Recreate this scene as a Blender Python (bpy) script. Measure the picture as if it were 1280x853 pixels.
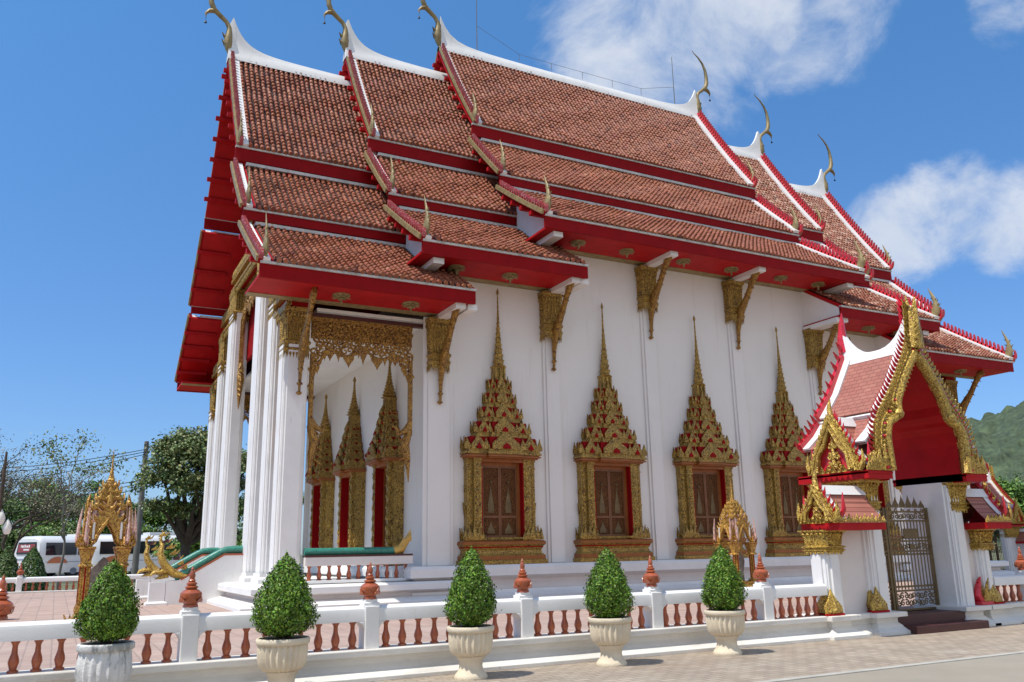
import bpy, math, random
import numpy as np
from mathutils import Vector, Matrix
R = math.radians
random.seed(7); rng = np.random.default_rng(7)
S = bpy.context.scene
for o in list(bpy.data.objects): bpy.data.objects.remove(o)

# ------------------------------------------------------------------ camera
CAM = dict(x=-16.262, y=-24.955, z=1.4, yaw=-27.75, pitch=13.84, roll=-1.093, f=1061.784)
cd = bpy.data.cameras.new('camera'); cam = bpy.data.objects.new('camera', cd); S.collection.objects.link(cam)
_y, _p, _r = R(CAM['yaw']), R(CAM['pitch']), R(CAM['roll'])
fw = Vector((-math.sin(_y)*math.cos(_p), math.cos(_y)*math.cos(_p), math.sin(_p)))
rt0 = Vector((math.cos(_y), math.sin(_y), 0)); up0 = rt0.cross(fw)
rt = rt0*math.cos(_r)+up0*math.sin(_r); upv = -rt0*math.sin(_r)+up0*math.cos(_r)
cam.matrix_world = Matrix(((rt.x, upv.x, -fw.x, CAM['x']), (rt.y, upv.y, -fw.y, CAM['y']), (rt.z, upv.z, -fw.z, CAM['z']), (0, 0, 0, 1)))
cd.sensor_width = 36; cd.lens = CAM['f']/1280*36; cd.clip_end = 6000; cd.clip_start = 0.1
S.camera = cam
CP = Vector((CAM['x'], CAM['y'], CAM['z']))
def at(u, v, D):            # photograph pixel -> world point D metres away (measured on the ground)
    r = fw+rt*((u-640)/CAM['f'])-upv*((v-426.5)/CAM['f'])
    return CP+r*(D/math.hypot(r.x, r.y))

# ------------------------------------------------------------------ sky, sun, exposure
SUN_DIR = Vector((-.46, -.035, .89)).normalized()
W = bpy.data.worlds.new('World'); S.world = W; W.use_nodes = True
nt = W.node_tree; nt.nodes.clear()
def N(t, **k):
    n = nt.nodes.new(t)
    for a, b in k.items(): setattr(n, a, b)
    return n
sky = N('ShaderNodeTexSky', sky_type='NISHITA', sun_disc=False)
sky.sun_elevation = math.asin(SUN_DIR.z); sky.sun_rotation = math.atan2(SUN_DIR.x, SUN_DIR.y)
sky.air_density = 1.0; sky.dust_density = 0.3; sky.ozone_density = 2.5
tc = N('ShaderNodeTexCoord')
def cloud(d, lo, hi, scale, thr0, thr1, stretch):
    mp = N('ShaderNodeMapping'); mp.inputs['Scale'].default_value = stretch
    nt.links.new(tc.outputs['Generated'], mp.inputs['Vector'])
    no = N('ShaderNodeTexNoise'); no.inputs['Scale'].default_value = scale; no.inputs['Detail'].default_value = 9
    no.inputs['Roughness'].default_value = .62; no.inputs['Distortion'].default_value = .35
    nt.links.new(mp.outputs['Vector'], no.inputs['Vector'])
    dp = N('ShaderNodeVectorMath', operation='DOT_PRODUCT'); dp.inputs[1].default_value = Vector(d).normalized()
    nt.links.new(tc.outputs['Generated'], dp.inputs[0])
    m = N('ShaderNodeMapRange'); m.interpolation_type = 'SMOOTHSTEP'
    m.inputs['From Min'].default_value = lo; m.inputs['From Max'].default_value = hi
    nt.links.new(dp.outputs['Value'], m.inputs['Value'])
    m2 = N('ShaderNodeMath', operation='ADD'); m2.inputs[1].default_value = -.5
    nt.links.new(m.outputs['Result'], m2.inputs[0])
    m3 = N('ShaderNodeMath', operation='MULTIPLY_ADD'); m3.inputs[1].default_value = .55
    nt.links.new(m2.outputs[0], m3.inputs[0]); nt.links.new(no.outputs['Fac'], m3.inputs[2])
    r = N('ShaderNodeMapRange'); r.interpolation_type = 'SMOOTHSTEP'
    r.inputs['From Min'].default_value = thr0; r.inputs['From Max'].default_value = thr1
    nt.links.new(m3.outputs[0], r.inputs['Value'])
    return r.outputs['Result']
def pxdir(u, v):
    return (fw+rt*((u-640)/CAM['f'])-upv*((v-426.5)/CAM['f'])).normalized()
cl = [cloud(pxdir(790, 45), .9860, .9996, 8.0, .50, .92, (1, 1, 1.15)),
      cloud(pxdir(880, 30), .9850, .9996, 8.0, .50, .95, (1, 1, 1.15)),
      cloud(pxdir(1010, 12), .9920, .9998, 10.0, .50, 1.05, (1, 1, 1.3)),
      cloud(pxdir(1115, 290), .9968, .9999, 12.0, .45, .92, (1, 1, 1.25)),
      cloud(pxdir(1190, 262), .9965, .9999, 12.0, .45, .92, (1, 1, 1.25)),
      cloud(pxdir(1262, 278), .9968, .9999, 12.0, .45, .95, (1, 1, 1.25)),
      cloud(pxdir(1268, 6), .9980, .99995, 12.0, .54, 1.0, (1, 1, 1.3)),
      cloud((-.1, -.92, .40), .25, .95, 2.2, .42, .84, (1, 1, 1.8)), cloud((.75, -.6, .3), .55, .98, 2.6, .42, .85, (1, 1, 1.8))]  # last two clouds are out of view, added as white fill on the facade
acc = cl[0]
for c in cl[1:]:
    mx = N('ShaderNodeMath', operation='MAXIMUM'); nt.links.new(acc, mx.inputs[0]); nt.links.new(c, mx.inputs[1]); acc = mx.outputs[0]
mul = N('ShaderNodeMath', operation='MULTIPLY'); mul.inputs[1].default_value = .8; nt.links.new(acc, mul.inputs[0])
tint = N('ShaderNodeMix', data_type='RGBA', blend_type='MULTIPLY'); tint.inputs[0].default_value = 1
nt.links.new(sky.outputs['Color'], tint.inputs[6]); 
sep = N('ShaderNodeSeparateXYZ'); nt.links.new(tc.outputs['Generated'], sep.inputs[0])
hz = N('ShaderNodeMapRange'); hz.inputs['From Min'].default_value = .04; hz.inputs['From Max'].default_value = .58; nt.links.new(sep.outputs['Z'], hz.inputs['Value'])
tmix = N('ShaderNodeMix', data_type='RGBA'); nt.links.new(hz.outputs['Result'], tmix.inputs[0])
tmix.inputs[6].default_value = (.42, .53, .74, 1); tmix.inputs[7].default_value = (.47, .83, 1.05, 1); nt.links.new(tmix.outputs[2], tint.inputs[7])
mix = N('ShaderNodeMix', data_type='RGBA'); nt.links.new(mul.outputs[0], mix.inputs[0])
nt.links.new(tint.outputs[2], mix.inputs[6]); 
cn = N('ShaderNodeTexNoise'); cn.inputs['Scale'].default_value = 11; cn.inputs['Detail'].default_value = 4; nt.links.new(tc.outputs['Generated'], cn.inputs['Vector'])
cm = N('ShaderNodeMix', data_type='RGBA'); nt.links.new(cn.outputs['Fac'], cm.inputs[0]); cm.inputs[6].default_value = (3.2, 3.6, 4.2, 1); cm.inputs[7].default_value = (5.0, 5.1, 5.3, 1)
nt.links.new(cm.outputs[2], mix.inputs[7])
bg = N('ShaderNodeBackground'); bg.inputs['Strength'].default_value = .15
nt.links.new(mix.outputs[2], bg.inputs['Color'])
out = N('ShaderNodeOutputWorld'); nt.links.new(bg.outputs[0], out.inputs['Surface'])

sl = bpy.data.lights.new('sun', 'SUN'); sl.energy = 3.7; sl.angle = R(.5); sl.color = (1, .95, .86)
sun = bpy.data.objects.new('sun', sl); S.collection.objects.link(sun)
sun.rotation_euler = (-SUN_DIR).to_track_quat('-Z', 'Y').to_euler(); sun.location = (-30, 0, 60)
S.view_settings.view_transform = 'Standard'; S.view_settings.look = 'None'
S.view_settings.exposure = 0.3; S.view_settings.gamma = 1; S.view_settings.use_curve_mapping = False
S.cycles.max_bounces = 8; S.cycles.diffuse_bounces = 4; S.cycles.use_adaptive_sampling = True
try: S.cycles.use_denoising = True
except Exception: pass

# ------------------------------------------------------------------ materials
def mat(name, col, rough=.6, metal=0, var=.08, vscale=2.5, bump=0, bscale=40, spots=None, coat=0, tone=False, spec=None, streak=None):
    m = bpy.data.materials.new(name); m.use_nodes = True; t = m.node_tree; b = t.nodes['Principled BSDF']; L = t.links.new
    b.inputs['Roughness'].default_value = rough; b.inputs['Metallic'].default_value = metal
    if coat: b.inputs['Coat Weight'].default_value = coat
    if spec is not None: b.inputs['Specular IOR Level'].default_value = spec
    g = t.nodes.new('ShaderNodeNewGeometry')
    n = t.nodes.new('ShaderNodeTexNoise'); n.inputs['Scale'].default_value = vscale; n.inputs['Detail'].default_value = 6; n.inputs['Roughness'].default_value = .65
    L(g.outputs['Position'], n.inputs['Vector'])
    mx = t.nodes.new('ShaderNodeMix'); mx.data_type = 'RGBA'
    mx.inputs[6].default_value = (*[c*(1-var*1.6) for c in col], 1); mx.inputs[7].default_value = (*[min(1, c*(1+var)) for c in col], 1)
    rp = t.nodes.new('ShaderNodeMapRange'); rp.inputs['From Min'].default_value = .3; rp.inputs['From Max'].default_value = .7
    L(n.outputs['Fac'], rp.inputs['Value']); L(rp.outputs['Result'], mx.inputs[0])
    c = mx.outputs[2]
    if spots:   # (colour, scale, lo, hi, amount) : wear with a shape of its own
        for (sc, ss, lo, hi, am, st) in spots:
            mp = t.nodes.new('ShaderNodeMapping'); mp.inputs['Scale'].default_value = st; L(g.outputs['Position'], mp.inputs['Vector'])
            n2 = t.nodes.new('ShaderNodeTexNoise'); n2.inputs['Scale'].default_value = ss; n2.inputs['Detail'].default_value = 8; n2.inputs['Roughness'].default_value = .7
            L(mp.outputs['Vector'], n2.inputs['Vector'])
            r2 = t.nodes.new('ShaderNodeMapRange'); r2.inputs['From Min'].default_value = lo; r2.inputs['From Max'].default_value = hi; r2.inputs['To Max'].default_value = am
            L(n2.outputs['Fac'], r2.inputs['Value'])
            m2 = t.nodes.new('ShaderNodeMix'); m2.data_type = 'RGBA'; L(r2.outputs['Result'], m2.inputs[0]); L(c, m2.inputs[6]); m2.inputs[7].default_value = (*sc, 1)
            c = m2.outputs[2]
    if tone:
        a = t.nodes.new('ShaderNodeAttribute'); a.attribute_name = 'tone'
        m2 = t.nodes.new('ShaderNodeMix'); m2.data_type = 'RGBA'; m2.blend_type = 'MULTIPLY'; m2.inputs[0].default_value = 1
        L(c, m2.inputs[6]); L(a.outputs['Color'], m2.inputs[7]); c = m2.outputs[2]
    L(c, b.inputs['Base Color'])
    if bump:
        n3 = t.nodes.new('ShaderNodeTexNoise'); n3.inputs['Scale'].default_value = bscale; n3.inputs['Detail'].default_value = 5
        L(g.outputs['Position'], n3.inputs['Vector'])
        bp = t.nodes.new('ShaderNodeBump'); bp.inputs['Strength'].default_value = bump; bp.inputs['Distance'].default_value = .02
        L(n3.outputs['Fac'], bp.inputs['Height']); L(bp.outputs['Normal'], b.inputs['Normal'])
    return m
def carved(name, col, recess, scale, rough=.42, metal=.45, amount=.8, bump=.7):
    """gilded carving: cells of gold leaf over a darker ground in the grooves"""
    m = mat(name, col, rough, metal, .15, 6); t = m.node_tree; b = t.nodes['Principled BSDF']; L = t.links.new
    src = b.inputs['Base Color'].links[0].from_socket
    g = t.nodes.new('ShaderNodeNewGeometry')
    nz = t.nodes.new('ShaderNodeTexNoise'); nz.inputs['Scale'].default_value = scale; nz.inputs['Detail'].default_value = 1.5; nz.inputs['Distortion'].default_value = 1.2
    L(g.outputs['Position'], nz.inputs['Vector'])
    a = t.nodes.new('ShaderNodeMath'); a.operation = 'MULTIPLY'; a.inputs[1].default_value = 42; L(nz.outputs['Fac'], a.inputs[0])
    w = t.nodes.new('ShaderNodeMath'); w.operation = 'SINE'; L(a.outputs[0], w.inputs[0])
    n2 = t.nodes.new('ShaderNodeTexNoise'); n2.inputs['Scale'].default_value = scale*3; n2.inputs['Detail'].default_value = 3; L(g.outputs['Position'], n2.inputs['Vector'])
    ad = t.nodes.new('ShaderNodeMath'); ad.operation = 'MULTIPLY_ADD'; ad.inputs[1].default_value = 1.6; L(n2.outputs['Fac'], ad.inputs[0]); L(w.outputs[0], ad.inputs[2])
    r = t.nodes.new('ShaderNodeMapRange'); r.inputs['From Min'].default_value = .1; r.inputs['From Max'].default_value = .9; r.inputs['To Min'].default_value = amount; r.inputs['To Max'].default_value = 0
    L(ad.outputs[0], r.inputs['Value'])
    mx = t.nodes.new('ShaderNodeMix'); mx.data_type = 'RGBA'; L(r.outputs['Result'], mx.inputs[0]); L(src, mx.inputs[6]); mx.inputs[7].default_value = (*recess, 1)
    L(mx.outputs[2], b.inputs['Base Color'])
    bp = t.nodes.new('ShaderNodeBump'); bp.inputs['Strength'].default_value = bump; bp.inputs['Distance'].default_value = .02
    L(ad.outputs[0], bp.inputs['Height']); L(bp.outputs['Normal'], b.inputs['Normal'])
    return m
grime = (.33, .28, .22)
M = {}
M['wall'] = mat('white_wall_paint', (.78, .75, .71), .7, 0, .035, .5, .08, 60, [((.55, .49, .43), 1.6, .55, .8, .6, (1.6, 1, .14)), ((.62, .58, .54), .5, .5, .75, .35, (1, 1, 1))])
M['white'] = mat('white_trim_paint', (.79, .775, .75), .6, 0, .05, 1.5, .08, 50, [(grime, 3.0, .60, .8, .5, (1.2, 1.2, .22)), ((.5, .46, .4), 14, .62, .75, .4, (1, 1, .6))])
M['cream'] = mat('weathered_white_base', (.74, .71, .65), .7, 0, .06, 1.2, .15, 40, [(grime, 2.2, .52, .78, .6, (.5, 1, 2.2)), ((.18, .16, .13), 7, .64, .78, .5, (1, 1, .4))])
M['pinkwall'] = mat('pale_plinth_paint', (.72, .66, .62), .7, 0, .05, 1.2, .1, 40, [(grime, 2.5, .58, .8, .4, (.4, 1, 2))])
M['red'] = mat('red_roof_paint', (.27, .003, .005), .6, 0, .1, 3, .03, 30, [((.2, .005, .007), 4, .55, .75, .4, (1, 1, .5))], spec=.12)
M['redvivid'] = mat('bright_red_paint_and_bounce', (.42, .006, .009), .6, 0, .12, 3, .03, 30, [((.50, .05, .045), 2.5, .55, .8, .35, (1, 1, 1)), ((.2, .004, .006), 5, .58, .8, .5, (1, 1, .4))], spec=.2)  # gate red, also soffits: bounce light under the eaves put into the colour
M['redglass'] = mat('red_mirror_mosaic', (.62, .02, .035), .28, 0, .25, 14, .2, 60, [((.8, .5, .5), 45, .66, .70, .5, (1, 1, 1))], coat=.15)
M['pinkglass'] = mat('pink_mirror_mosaic', (.36, .03, .035), .35, 0, .25, 14, .2, 60, [((.62, .45, .38), 26, .54, .62, .7, (1, 1, 1))], coat=.1)
M['gold'] = carved('old_gilding', (.50, .315, .06), (.055, .016, .007), 10, .42, .25, .95, .3)
M['golddark'] = carved('old_gilding_in_red_ground', (.48, .26, .045), (.07, .012, .007), 9, .42, .25, .95, .3)
M['goldbright'] = carved('bright_gilding', (.66, .45, .085), (.16, .05, .012), 11, .38, .25, .9, .4)
M['goldplain'] = mat('plain_gilding', (.60, .37, .085), .4, .25, .15, 8, .2, 45)
M['goldorange'] = carved('warm_gilding', (.62, .36, .065), (.15, .04, .012), 9, .42, .22, .8, .4)
M['oldgold'] = mat('weathered_gilding', (.30, .225, .10), .55, .2, .25, 6, .25, 40)
M['doorframe'] = mat('dark_orange_lacquer', (.20, .075, .025), .45, 0, .15, 6, .1, 40)
M['bronze'] = mat('brown_bronze', (.17, .115, .05), .5, .3, .2, 6, .2, 40)
M['orange'] = mat('orange_gilt_frame', (.30, .095, .018), .45, .15, .15, 6, .1, 40)
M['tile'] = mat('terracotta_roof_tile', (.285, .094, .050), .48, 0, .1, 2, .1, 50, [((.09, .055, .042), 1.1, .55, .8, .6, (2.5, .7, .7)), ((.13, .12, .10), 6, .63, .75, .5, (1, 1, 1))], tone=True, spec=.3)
M['pan'] = mat('dark_pan_tile', (.055, .024, .018), .7, 0, .25, 6)
M['brick'] = None
M['terracotta'] = mat('glazed_terracotta', (.40, .095, .035), .3, 0, .18, 9, .1, 40, [((.16, .04, .02), 12, .58, .72, .6, (1, 1, 1))], coat=.25)
M['palepink'] = mat('pale_pink_mosaic', (.62, .34, .27), .4, 0, .3, 14, .2, 60, [((.75, .66, .58), 26, .5, .6, .7, (1, 1, 1))])
M['mortar'] = mat('grey_white_mortar', (.58, .56, .53), .8, 0, .15, 2, .15, 40, [((.22, .20, .18), 3.5, .52, .72, .7, (1, 1, 1))])
M['green'] = mat('green_mirror_scales', (.035, .22, .16), .35, 0, .25, 18, .3, 50, [((.18, .45, .36), 30, .58, .66, .6, (1, 1, 1))])
M['maroon'] = mat('maroon_tread', (.075, .018, .015), .45, 0, .2, 4, .1, 30)
M['black'] = mat('dark_metal', (.03, .03, .03), .5, .4, .1, 4)
M['grey'] = mat('grey_concrete_pole', (.16, .15, .14), .8, 0, .15, 3)
M['pot'] = mat('cream_stone_pot', (.70, .60, .44), .75, 0, .08, 5, .25, 60, [((.42, .34, .24), 6, .58, .78, .5, (1, 1, .5))])
M['potworn'] = mat('peeling_white_pot', (.66, .65, .62), .75, 0, .1, 6, .4, 50, [((.17, .19, .18), 8, .50, .60, .75, (1, 1, .3))])
M['soil'] = mat('dark_soil', (.03, .022, .015), .95, 0, .3, 20)
M['bark'] = mat('tree_bark', (.075, .055, .04), .9, 0, .3, 5, .5, 20)
M['barkpale'] = mat('pale_bark', (.22, .20, .18), .9, 0, .2, 5, .3, 20)
M['stone'] = mat('rough_grey_stone', (.27, .24, .21), .9, 0, .25, 9, .6, 25)
def leafmat(name, col, tr=.3):
    m = mat(name, col, .5, 0, .2, 1.6, tone=True, spec=.35)
    return m
M['leaf_box'] = leafmat('clipped_box_leaves', (.115, .212, .018))
M['leaf_tree'] = leafmat('broad_tree_leaves', (.175, .225, .08))
M['leaf_dark'] = leafmat('dense_green_leaves', (.085, .145, .034))
M['leaf_dry'] = leafmat('dry_sparse_leaves', (.20, .185, .12))
M['leaf_bright'] = leafmat('bright_green_leaves', (.12, .22, .036))
def doormat():
    m = mat('carved_dark_shutter', (.062, .020, .008), .55, 0, .2, 8, spec=.15); t = m.node_tree; b = t.nodes['Principled BSDF']; L = t.links.new
    src = b.inputs['Base Color'].links[0].from_socket
    g = t.nodes.new('ShaderNodeNewGeometry'); mp = t.nodes.new('ShaderNodeMapping'); mp.inputs['Scale'].default_value = (1, 1, .6); L(g.outputs['Position'], mp.inputs['Vector'])
    n = t.nodes.new('ShaderNodeTexNoise'); n.inputs['Scale'].default_value = 13; n.inputs['Detail'].default_value = 2; n.inputs['Distortion'].default_value = 1.5; L(mp.outputs[0], n.inputs['Vector'])
    w = t.nodes.new('ShaderNodeMath'); w.operation = 'SINE'; a = t.nodes.new('ShaderNodeMath'); a.operation = 'MULTIPLY'; a.inputs[1].default_value = 55
    L(n.outputs['Fac'], a.inputs[0]); L(a.outputs[0], w.inputs[0])
    r = t.nodes.new('ShaderNodeMapRange'); r.inputs['From Min'].default_value = .1; r.inputs['From Max'].default_value = .6; r.inputs['To Max'].default_value = .6; L(w.outputs[0], r.inputs['Value'])
    mx = t.nodes.new('ShaderNodeMix'); mx.data_type = 'RGBA'; L(r.outputs[0], mx.inputs[0]); L(src, mx.inputs[6]); mx.inputs[7].default_value = (.27, .12, .03, 1); L(mx.outputs[2], b.inputs['Base Color'])
    return m
M['door'] = doormat()
def brickmat(name, c1, c2, mortar, w, h, ms, rough=.8, axis='XY', scale=1., spots=None, off=.5):
    m = mat(name, c1, rough, 0, .1, 2, spots=spots); t = m.node_tree; b = t.nodes['Principled BSDF']; L = t.links.new
    src = b.inputs['Base Color'].links[0].from_socket
    g = t.nodes.new('ShaderNodeNewGeometry')
    if axis == 'XY': vec = g.outputs['Position']
    else:
        sp = t.nodes.new('ShaderNodeSeparateXYZ'); L(g.outputs['Position'], sp.inputs[0]); cb = t.nodes.new('ShaderNodeCombineXYZ')
        L(sp.outputs[axis[0]], cb.inputs['X']); L(sp.outputs[axis[1]], cb.inputs['Y']); vec = cb.outputs[0]
    br = t.nodes.new('ShaderNodeTexBrick'); br.inputs['Scale'].default_value = scale; br.inputs['Mortar Size'].default_value = ms; br.inputs['Brick Width'].default_value = w; br.inputs['Row Height'].default_value = h
    br.offset = off
    br.inputs['Color1'].default_value = (1, 1, 1, 1); br.inputs['Color2'].default_value = (*[b_/a_ for a_, b_ in zip(c1, c2)], 1); br.inputs['Mortar'].default_value = (*[b_/a_ for a_, b_ in zip(c1, mortar)], 1)
    L(vec, br.inputs['Vector'])
    mx = t.nodes.new('ShaderNodeMix'); mx.data_type = 'RGBA'; mx.blend_type = 'MULTIPLY'; mx.inputs[0].default_value = 1; L(src, mx.inputs[6]); L(br.outputs['Color'], mx.inputs[7]); L(mx.outputs[2], b.inputs['Base Color'])
    bp = t.nodes.new('ShaderNodeBump'); bp.inputs['Strength'].default_value = .5; bp.inputs['Distance'].default_value = .01; bp.invert = True; L(br.outputs['Fac'], bp.inputs['Height']); L(bp.outputs[0], b.inputs['Normal'])
    return m
M['gatetile'] = brickmat('flat_red_gate_tiles', (.42, .16, .11), (.36, .12, .085), (.22, .07, .05), .16, .07, .006, .6, 'YZ')
M['paving'] = brickmat('sandy_paving_blocks', (.42, .34, .26), (.33, .262, .195), (.22, .18, .14), .22, .11, .008, .9, spots=[((.30, .22, .16), .35, .5, .75, .55, (1, 1, 1)), ((.48, .42, .33), 1.3, .5, .7, .6, (1, 1, 1)), ((.25, .2, .16), 12, .62, .75, .5, (1, 1, 1))])
M['courtpave'] = brickmat('pink_courtyard_paving', (.47, .33, .265), (.42, .29, .235), (.33, .24, .2), .3, .3, .01, .85, off=0, spots=[((.50, .42, .35), .5, .5, .75, .5, (1, 1, 1))])
M['road'] = mat('pale_worn_asphalt', (.335, .29, .225), .9, 0, .08, .5, .5, 90, [((.42, .39, .33), .6, .5, .8, .6, (.2, 1, 1)), ((.2, .19, .17), 60, .6, .75, .4, (1, 1, 1))])
M['roadedge'] = mat('pale_concrete_edge', (.46, .43, .37), .9, 0, .15, 3, .3, 60)
M['ground'] = mat('dry_grass_ground', (.15, .15, .07), .95, 0, .35, .2, .3, 4)
M['grass'] = mat('grass', (.09, .14, .03), .95, 0, .3, .8, .5, 20)

# ------------------------------------------------------------------ mesh builder
class MB:
    def __init__(s): s.v = []; s.f = []; s.m = []
    def poly(s, pts, m=0):
        n = len(s.v); s.v += [tuple(p) for p in pts]; s.f.append(tuple(range(n, n+len(pts)))); s.m.append(m)
    def faces(s, vs, fs, m=0):
        n = len(s.v); s.v += [tuple(p) for p in vs]
        for f in fs: s.f.append(tuple(i+n for i in f)); s.m.append(m)
    def box(s, x0, x1, y0, y1, z0, z1, m=0):
        vs = [(x, y, z) for z in (z0, z1) for y in (y0, y1) for x in (x0, x1)]
        s.faces(vs, [(0, 2, 3, 1), (4, 5, 7, 6), (0, 1, 5, 4), (2, 6, 7, 3), (0, 4, 6, 2), (1, 3, 7, 5)], m)
    def prism(s, pts, d, m=0):
        n = len(pts); d = Vector(d); a = [Vector(p) for p in pts]; b = [p+d for p in a]
        nrm = Vector()
        for i in range(n): nrm += (a[i]-a[0]).cross(a[(i+1) % n]-a[0])
        if nrm.dot(d) > 0: a.reverse(); b.reverse()
        s.faces(a+b, [tuple(range(n)), tuple(range(2*n-1, n-1, -1))]+[(i, i+n, (i+1) % n+n, (i+1) % n) for i in range(n)], m)
    def lathe(s, prof, c=(0, 0, 0), seg=16, m=0, flute=0, nfl=0, sq=1, ang=0):
        vs = []; fs = []; k = len(prof)
        for (r, z) in prof:
            for j in range(seg):
                a = 2*math.pi*j/seg+ang; rr = r
                if flute and nfl: rr = r*(1-flute*(.5+.5*math.cos(a*nfl)))
                vs.append((c[0]+rr*math.cos(a), c[1]+rr*math.sin(a)*sq, c[2]+z))
        for i in range(k-1):
            for j in range(seg):
                fs.append((i*seg+j, i*seg+(j+1) % seg, (i+1)*seg+(j+1) % seg, (i+1)*seg+j))
        if prof[0][0] > 1e-4: fs.append(tuple(reversed(range(seg))))
        if prof[-1][0] > 1e-4: fs.append(tuple(range((k-1)*seg, k*seg)))
        s.faces(vs, fs, m)
    def tube(s, pts, rad, seg=8, m=0, flat=1., up=(0, 0, 1)):
        pts = [Vector(p) for p in pts]; n = len(pts)
        if not hasattr(rad, '__len__'): rad = [rad]*n
        vs = []; fs = []; u0 = None
        for i, p in enumerate(pts):
            t = (pts[min(i+1, n-1)]-pts[max(i-1, 0)]).normalized()
            if u0 is None:
                u0 = Vector(up)
                if abs(t.dot(u0)) > .95: u0 = Vector((1, 0, 0))
            u = (u0-t*u0.dot(t)).normalized(); u0 = u; w = t.cross(u)
            for j in range(seg):
                a = 2*math.pi*j/seg
                vs.append(p+(u*math.cos(a)+w*math.sin(a)*flat)*rad[i])
        for i in range(n-1):
            for j in range(seg): fs.append((i*seg+j, i*seg+(j+1) % seg, (i+1)*seg+(j+1) % seg, (i+1)*seg+j))
        fs.append(tuple(reversed(range(seg)))); fs.append(tuple(range((n-1)*seg, n*seg)))
        s.faces(vs, fs, m)
    def ring(s, x0, x1, y0, y1, prof, m=0, cap=True):
        """moulding: prof = [(offset outwards, z)]; m may be a list, one per band"""
        k = len(prof); vs = []
        for (o, z) in prof: vs += [(x0-o, y0-o, z), (x1+o, y0-o, z), (x1+o, y1+o, z), (x0-o, y1+o, z)]
        for i in range(k-1):
            mm = m[i] if isinstance(m, (list, tuple)) else m
            s.faces(vs[i*4:i*4+8], [(j, (j+1) % 4, (j+1) % 4+4, j+4) for j in range(4)], mm)
        mm = m[-1] if isinstance(m, (list, tuple)) else m
        if cap: s.poly(vs[-4:], mm); s.poly(list(reversed(vs[:4])), mm)
    def leaf(s, o, u, v, w, h, t, m=0, lean=0.):
        """pointed flame / antefix plate standing on o, spanned by u (across) and v (up), proud along u x v"""
        o, u, v = Vector(o), Vector(u).normalized(), Vector(v).normalized(); n = u.cross(v)
        sh = [(-.5, 0), (-.5, .28), (-.26, .55), (-.1, .78), (0, 1), (.1, .78), (.26, .55), (.5, .28), (.5, 0)]
        P = [o+u*(x*w+lean*h*y*y)+v*(y*h) for x, y in sh]
        Q = [p+n*(t*.45) for p in P]; k = len(sh)
        c = o+v*(.34*h)+n*t
        s.faces(P+Q+[c], [(i, i+1, i+1+k, i+k) for i in range(k-1)]+[(i+k, i+1+k, 2*k) for i in range(k-1)]+[(k-1, 0, k, 2*k-1), (2*k-1, k, 2*k)], m)
    def add(s, o, mtx=None, mo=0):
        n = len(s.v)
        s.v += [tuple(mtx @ Vector(p)) for p in o.v] if mtx is not None else o.v
        s.f += [tuple(i+n for i in f) for f in o.f]; s.m += [x+mo for x in o.m]
    def build(s, name, mats, parent=None, smooth=None, bevel=0, loc=None):
        me = bpy.data.meshes.new(name)
        me.from_pydata(s.v, [], s.f)
        if not isinstance(mats, (list, tuple)): mats = [mats]
        for x in mats: me.materials.append(M[x] if isinstance(x, str) else x)
        if len(mats) > 1: me.polygons.foreach_set('material_index', s.m)
        if smooth is not None:
            me.polygons.foreach_set('use_smooth', [True]*len(me.polygons)); me.set_sharp_from_angle(angle=R(smooth))
        me.update()
        o = bpy.data.objects.new(name, me); S.collection.objects.link(o)
        if parent is not None: o.parent = parent
        if loc is not None: o.location = loc
        if bevel:
            b = o.modifiers.new('bevel', 'BEVEL'); b.width = bevel; b.segments = 2; b.limit_method = 'ANGLE'; b.angle_limit = R(40)
        return o
def tag(o, label=None, cat=None, group=None, kind=None):
    if label: o['label'] = label
    if cat: o['category'] = cat
    if group: o['group'] = group
    if kind: o['kind'] = kind
    return o
def thing(name, label, cat, loc=(0, 0, 0), rz=0, group=None):
    o = bpy.data.objects.new(name, None); S.collection.objects.link(o); o.empty_display_size = .2
    o.location = loc; o.rotation_euler = (0, 0, rz)
    return tag(o, label, cat, group)
def tree_copy(o, parent=None):
    c = o.copy(); S.collection.objects.link(c); c.parent = parent
    for ch in list(o.children): tree_copy(ch, c)
    return c
def dup(o, loc, rz=None, label=None, scale=None):
    c = tree_copy(o); c.location = loc
    if rz is not None: c.rotation_euler = (0, 0, rz)
    if scale: c.scale = (scale,)*3 if not hasattr(scale, '__len__') else scale
    if label: c['label'] = label
    return c
def part_copy(o, parent, loc, rz=None):
    c = tree_copy(o, parent); c.location = loc
    if rz is not None: c.rotation_euler = (0, 0, rz)
    return c
def rotz(a): return Matrix.Rotation(a, 4, 'Z')
def T(x, y, z): return Matrix.Translation((x, y, z))

# ------------------------------------------------------------------ setting: ground, pavement, road, courtyard
b = MB(); b.poly([(-3000, -3000, -.012), (3000, -3000, -.012), (3000, 3000, -.012), (-3000, 3000, -.012)])
tag(b.build('ground', 'ground'), kind='structure')
b = MB(); b.poly([(-70, -17.66, 0), (70, -17.66, 0), (70, -14.6, 0), (-70, -14.6, 0)])
tag(b.build('pavement', 'paving'), kind='structure')
b = MB(); b.poly([(-70, -60, -.004), (70, -60, -.004), (70, -17.66, -.004), (-70, -17.66, -.004)])
tag(b.build('road', 'road'), kind='structure')
b = MB(); b.box(-70, 70, -17.74, -17.63, -.05, .006)
tag(b.build('road_edge', 'roadedge'), kind='structure')
FLOOR = .27
b = MB(); b.box(-30, 19, -14.7, 9.9, -.2, FLOOR)
tag(b.build('courtyard_floor', 'courtpave'), kind='structure')
b = MB(); b.poly([(-60, 40, -.004), (60, 40, -.004), (60, 75, -.004), (-60, 75, -.004)])
tag(b.build('car_park', 'road'), kind='structure')

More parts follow.
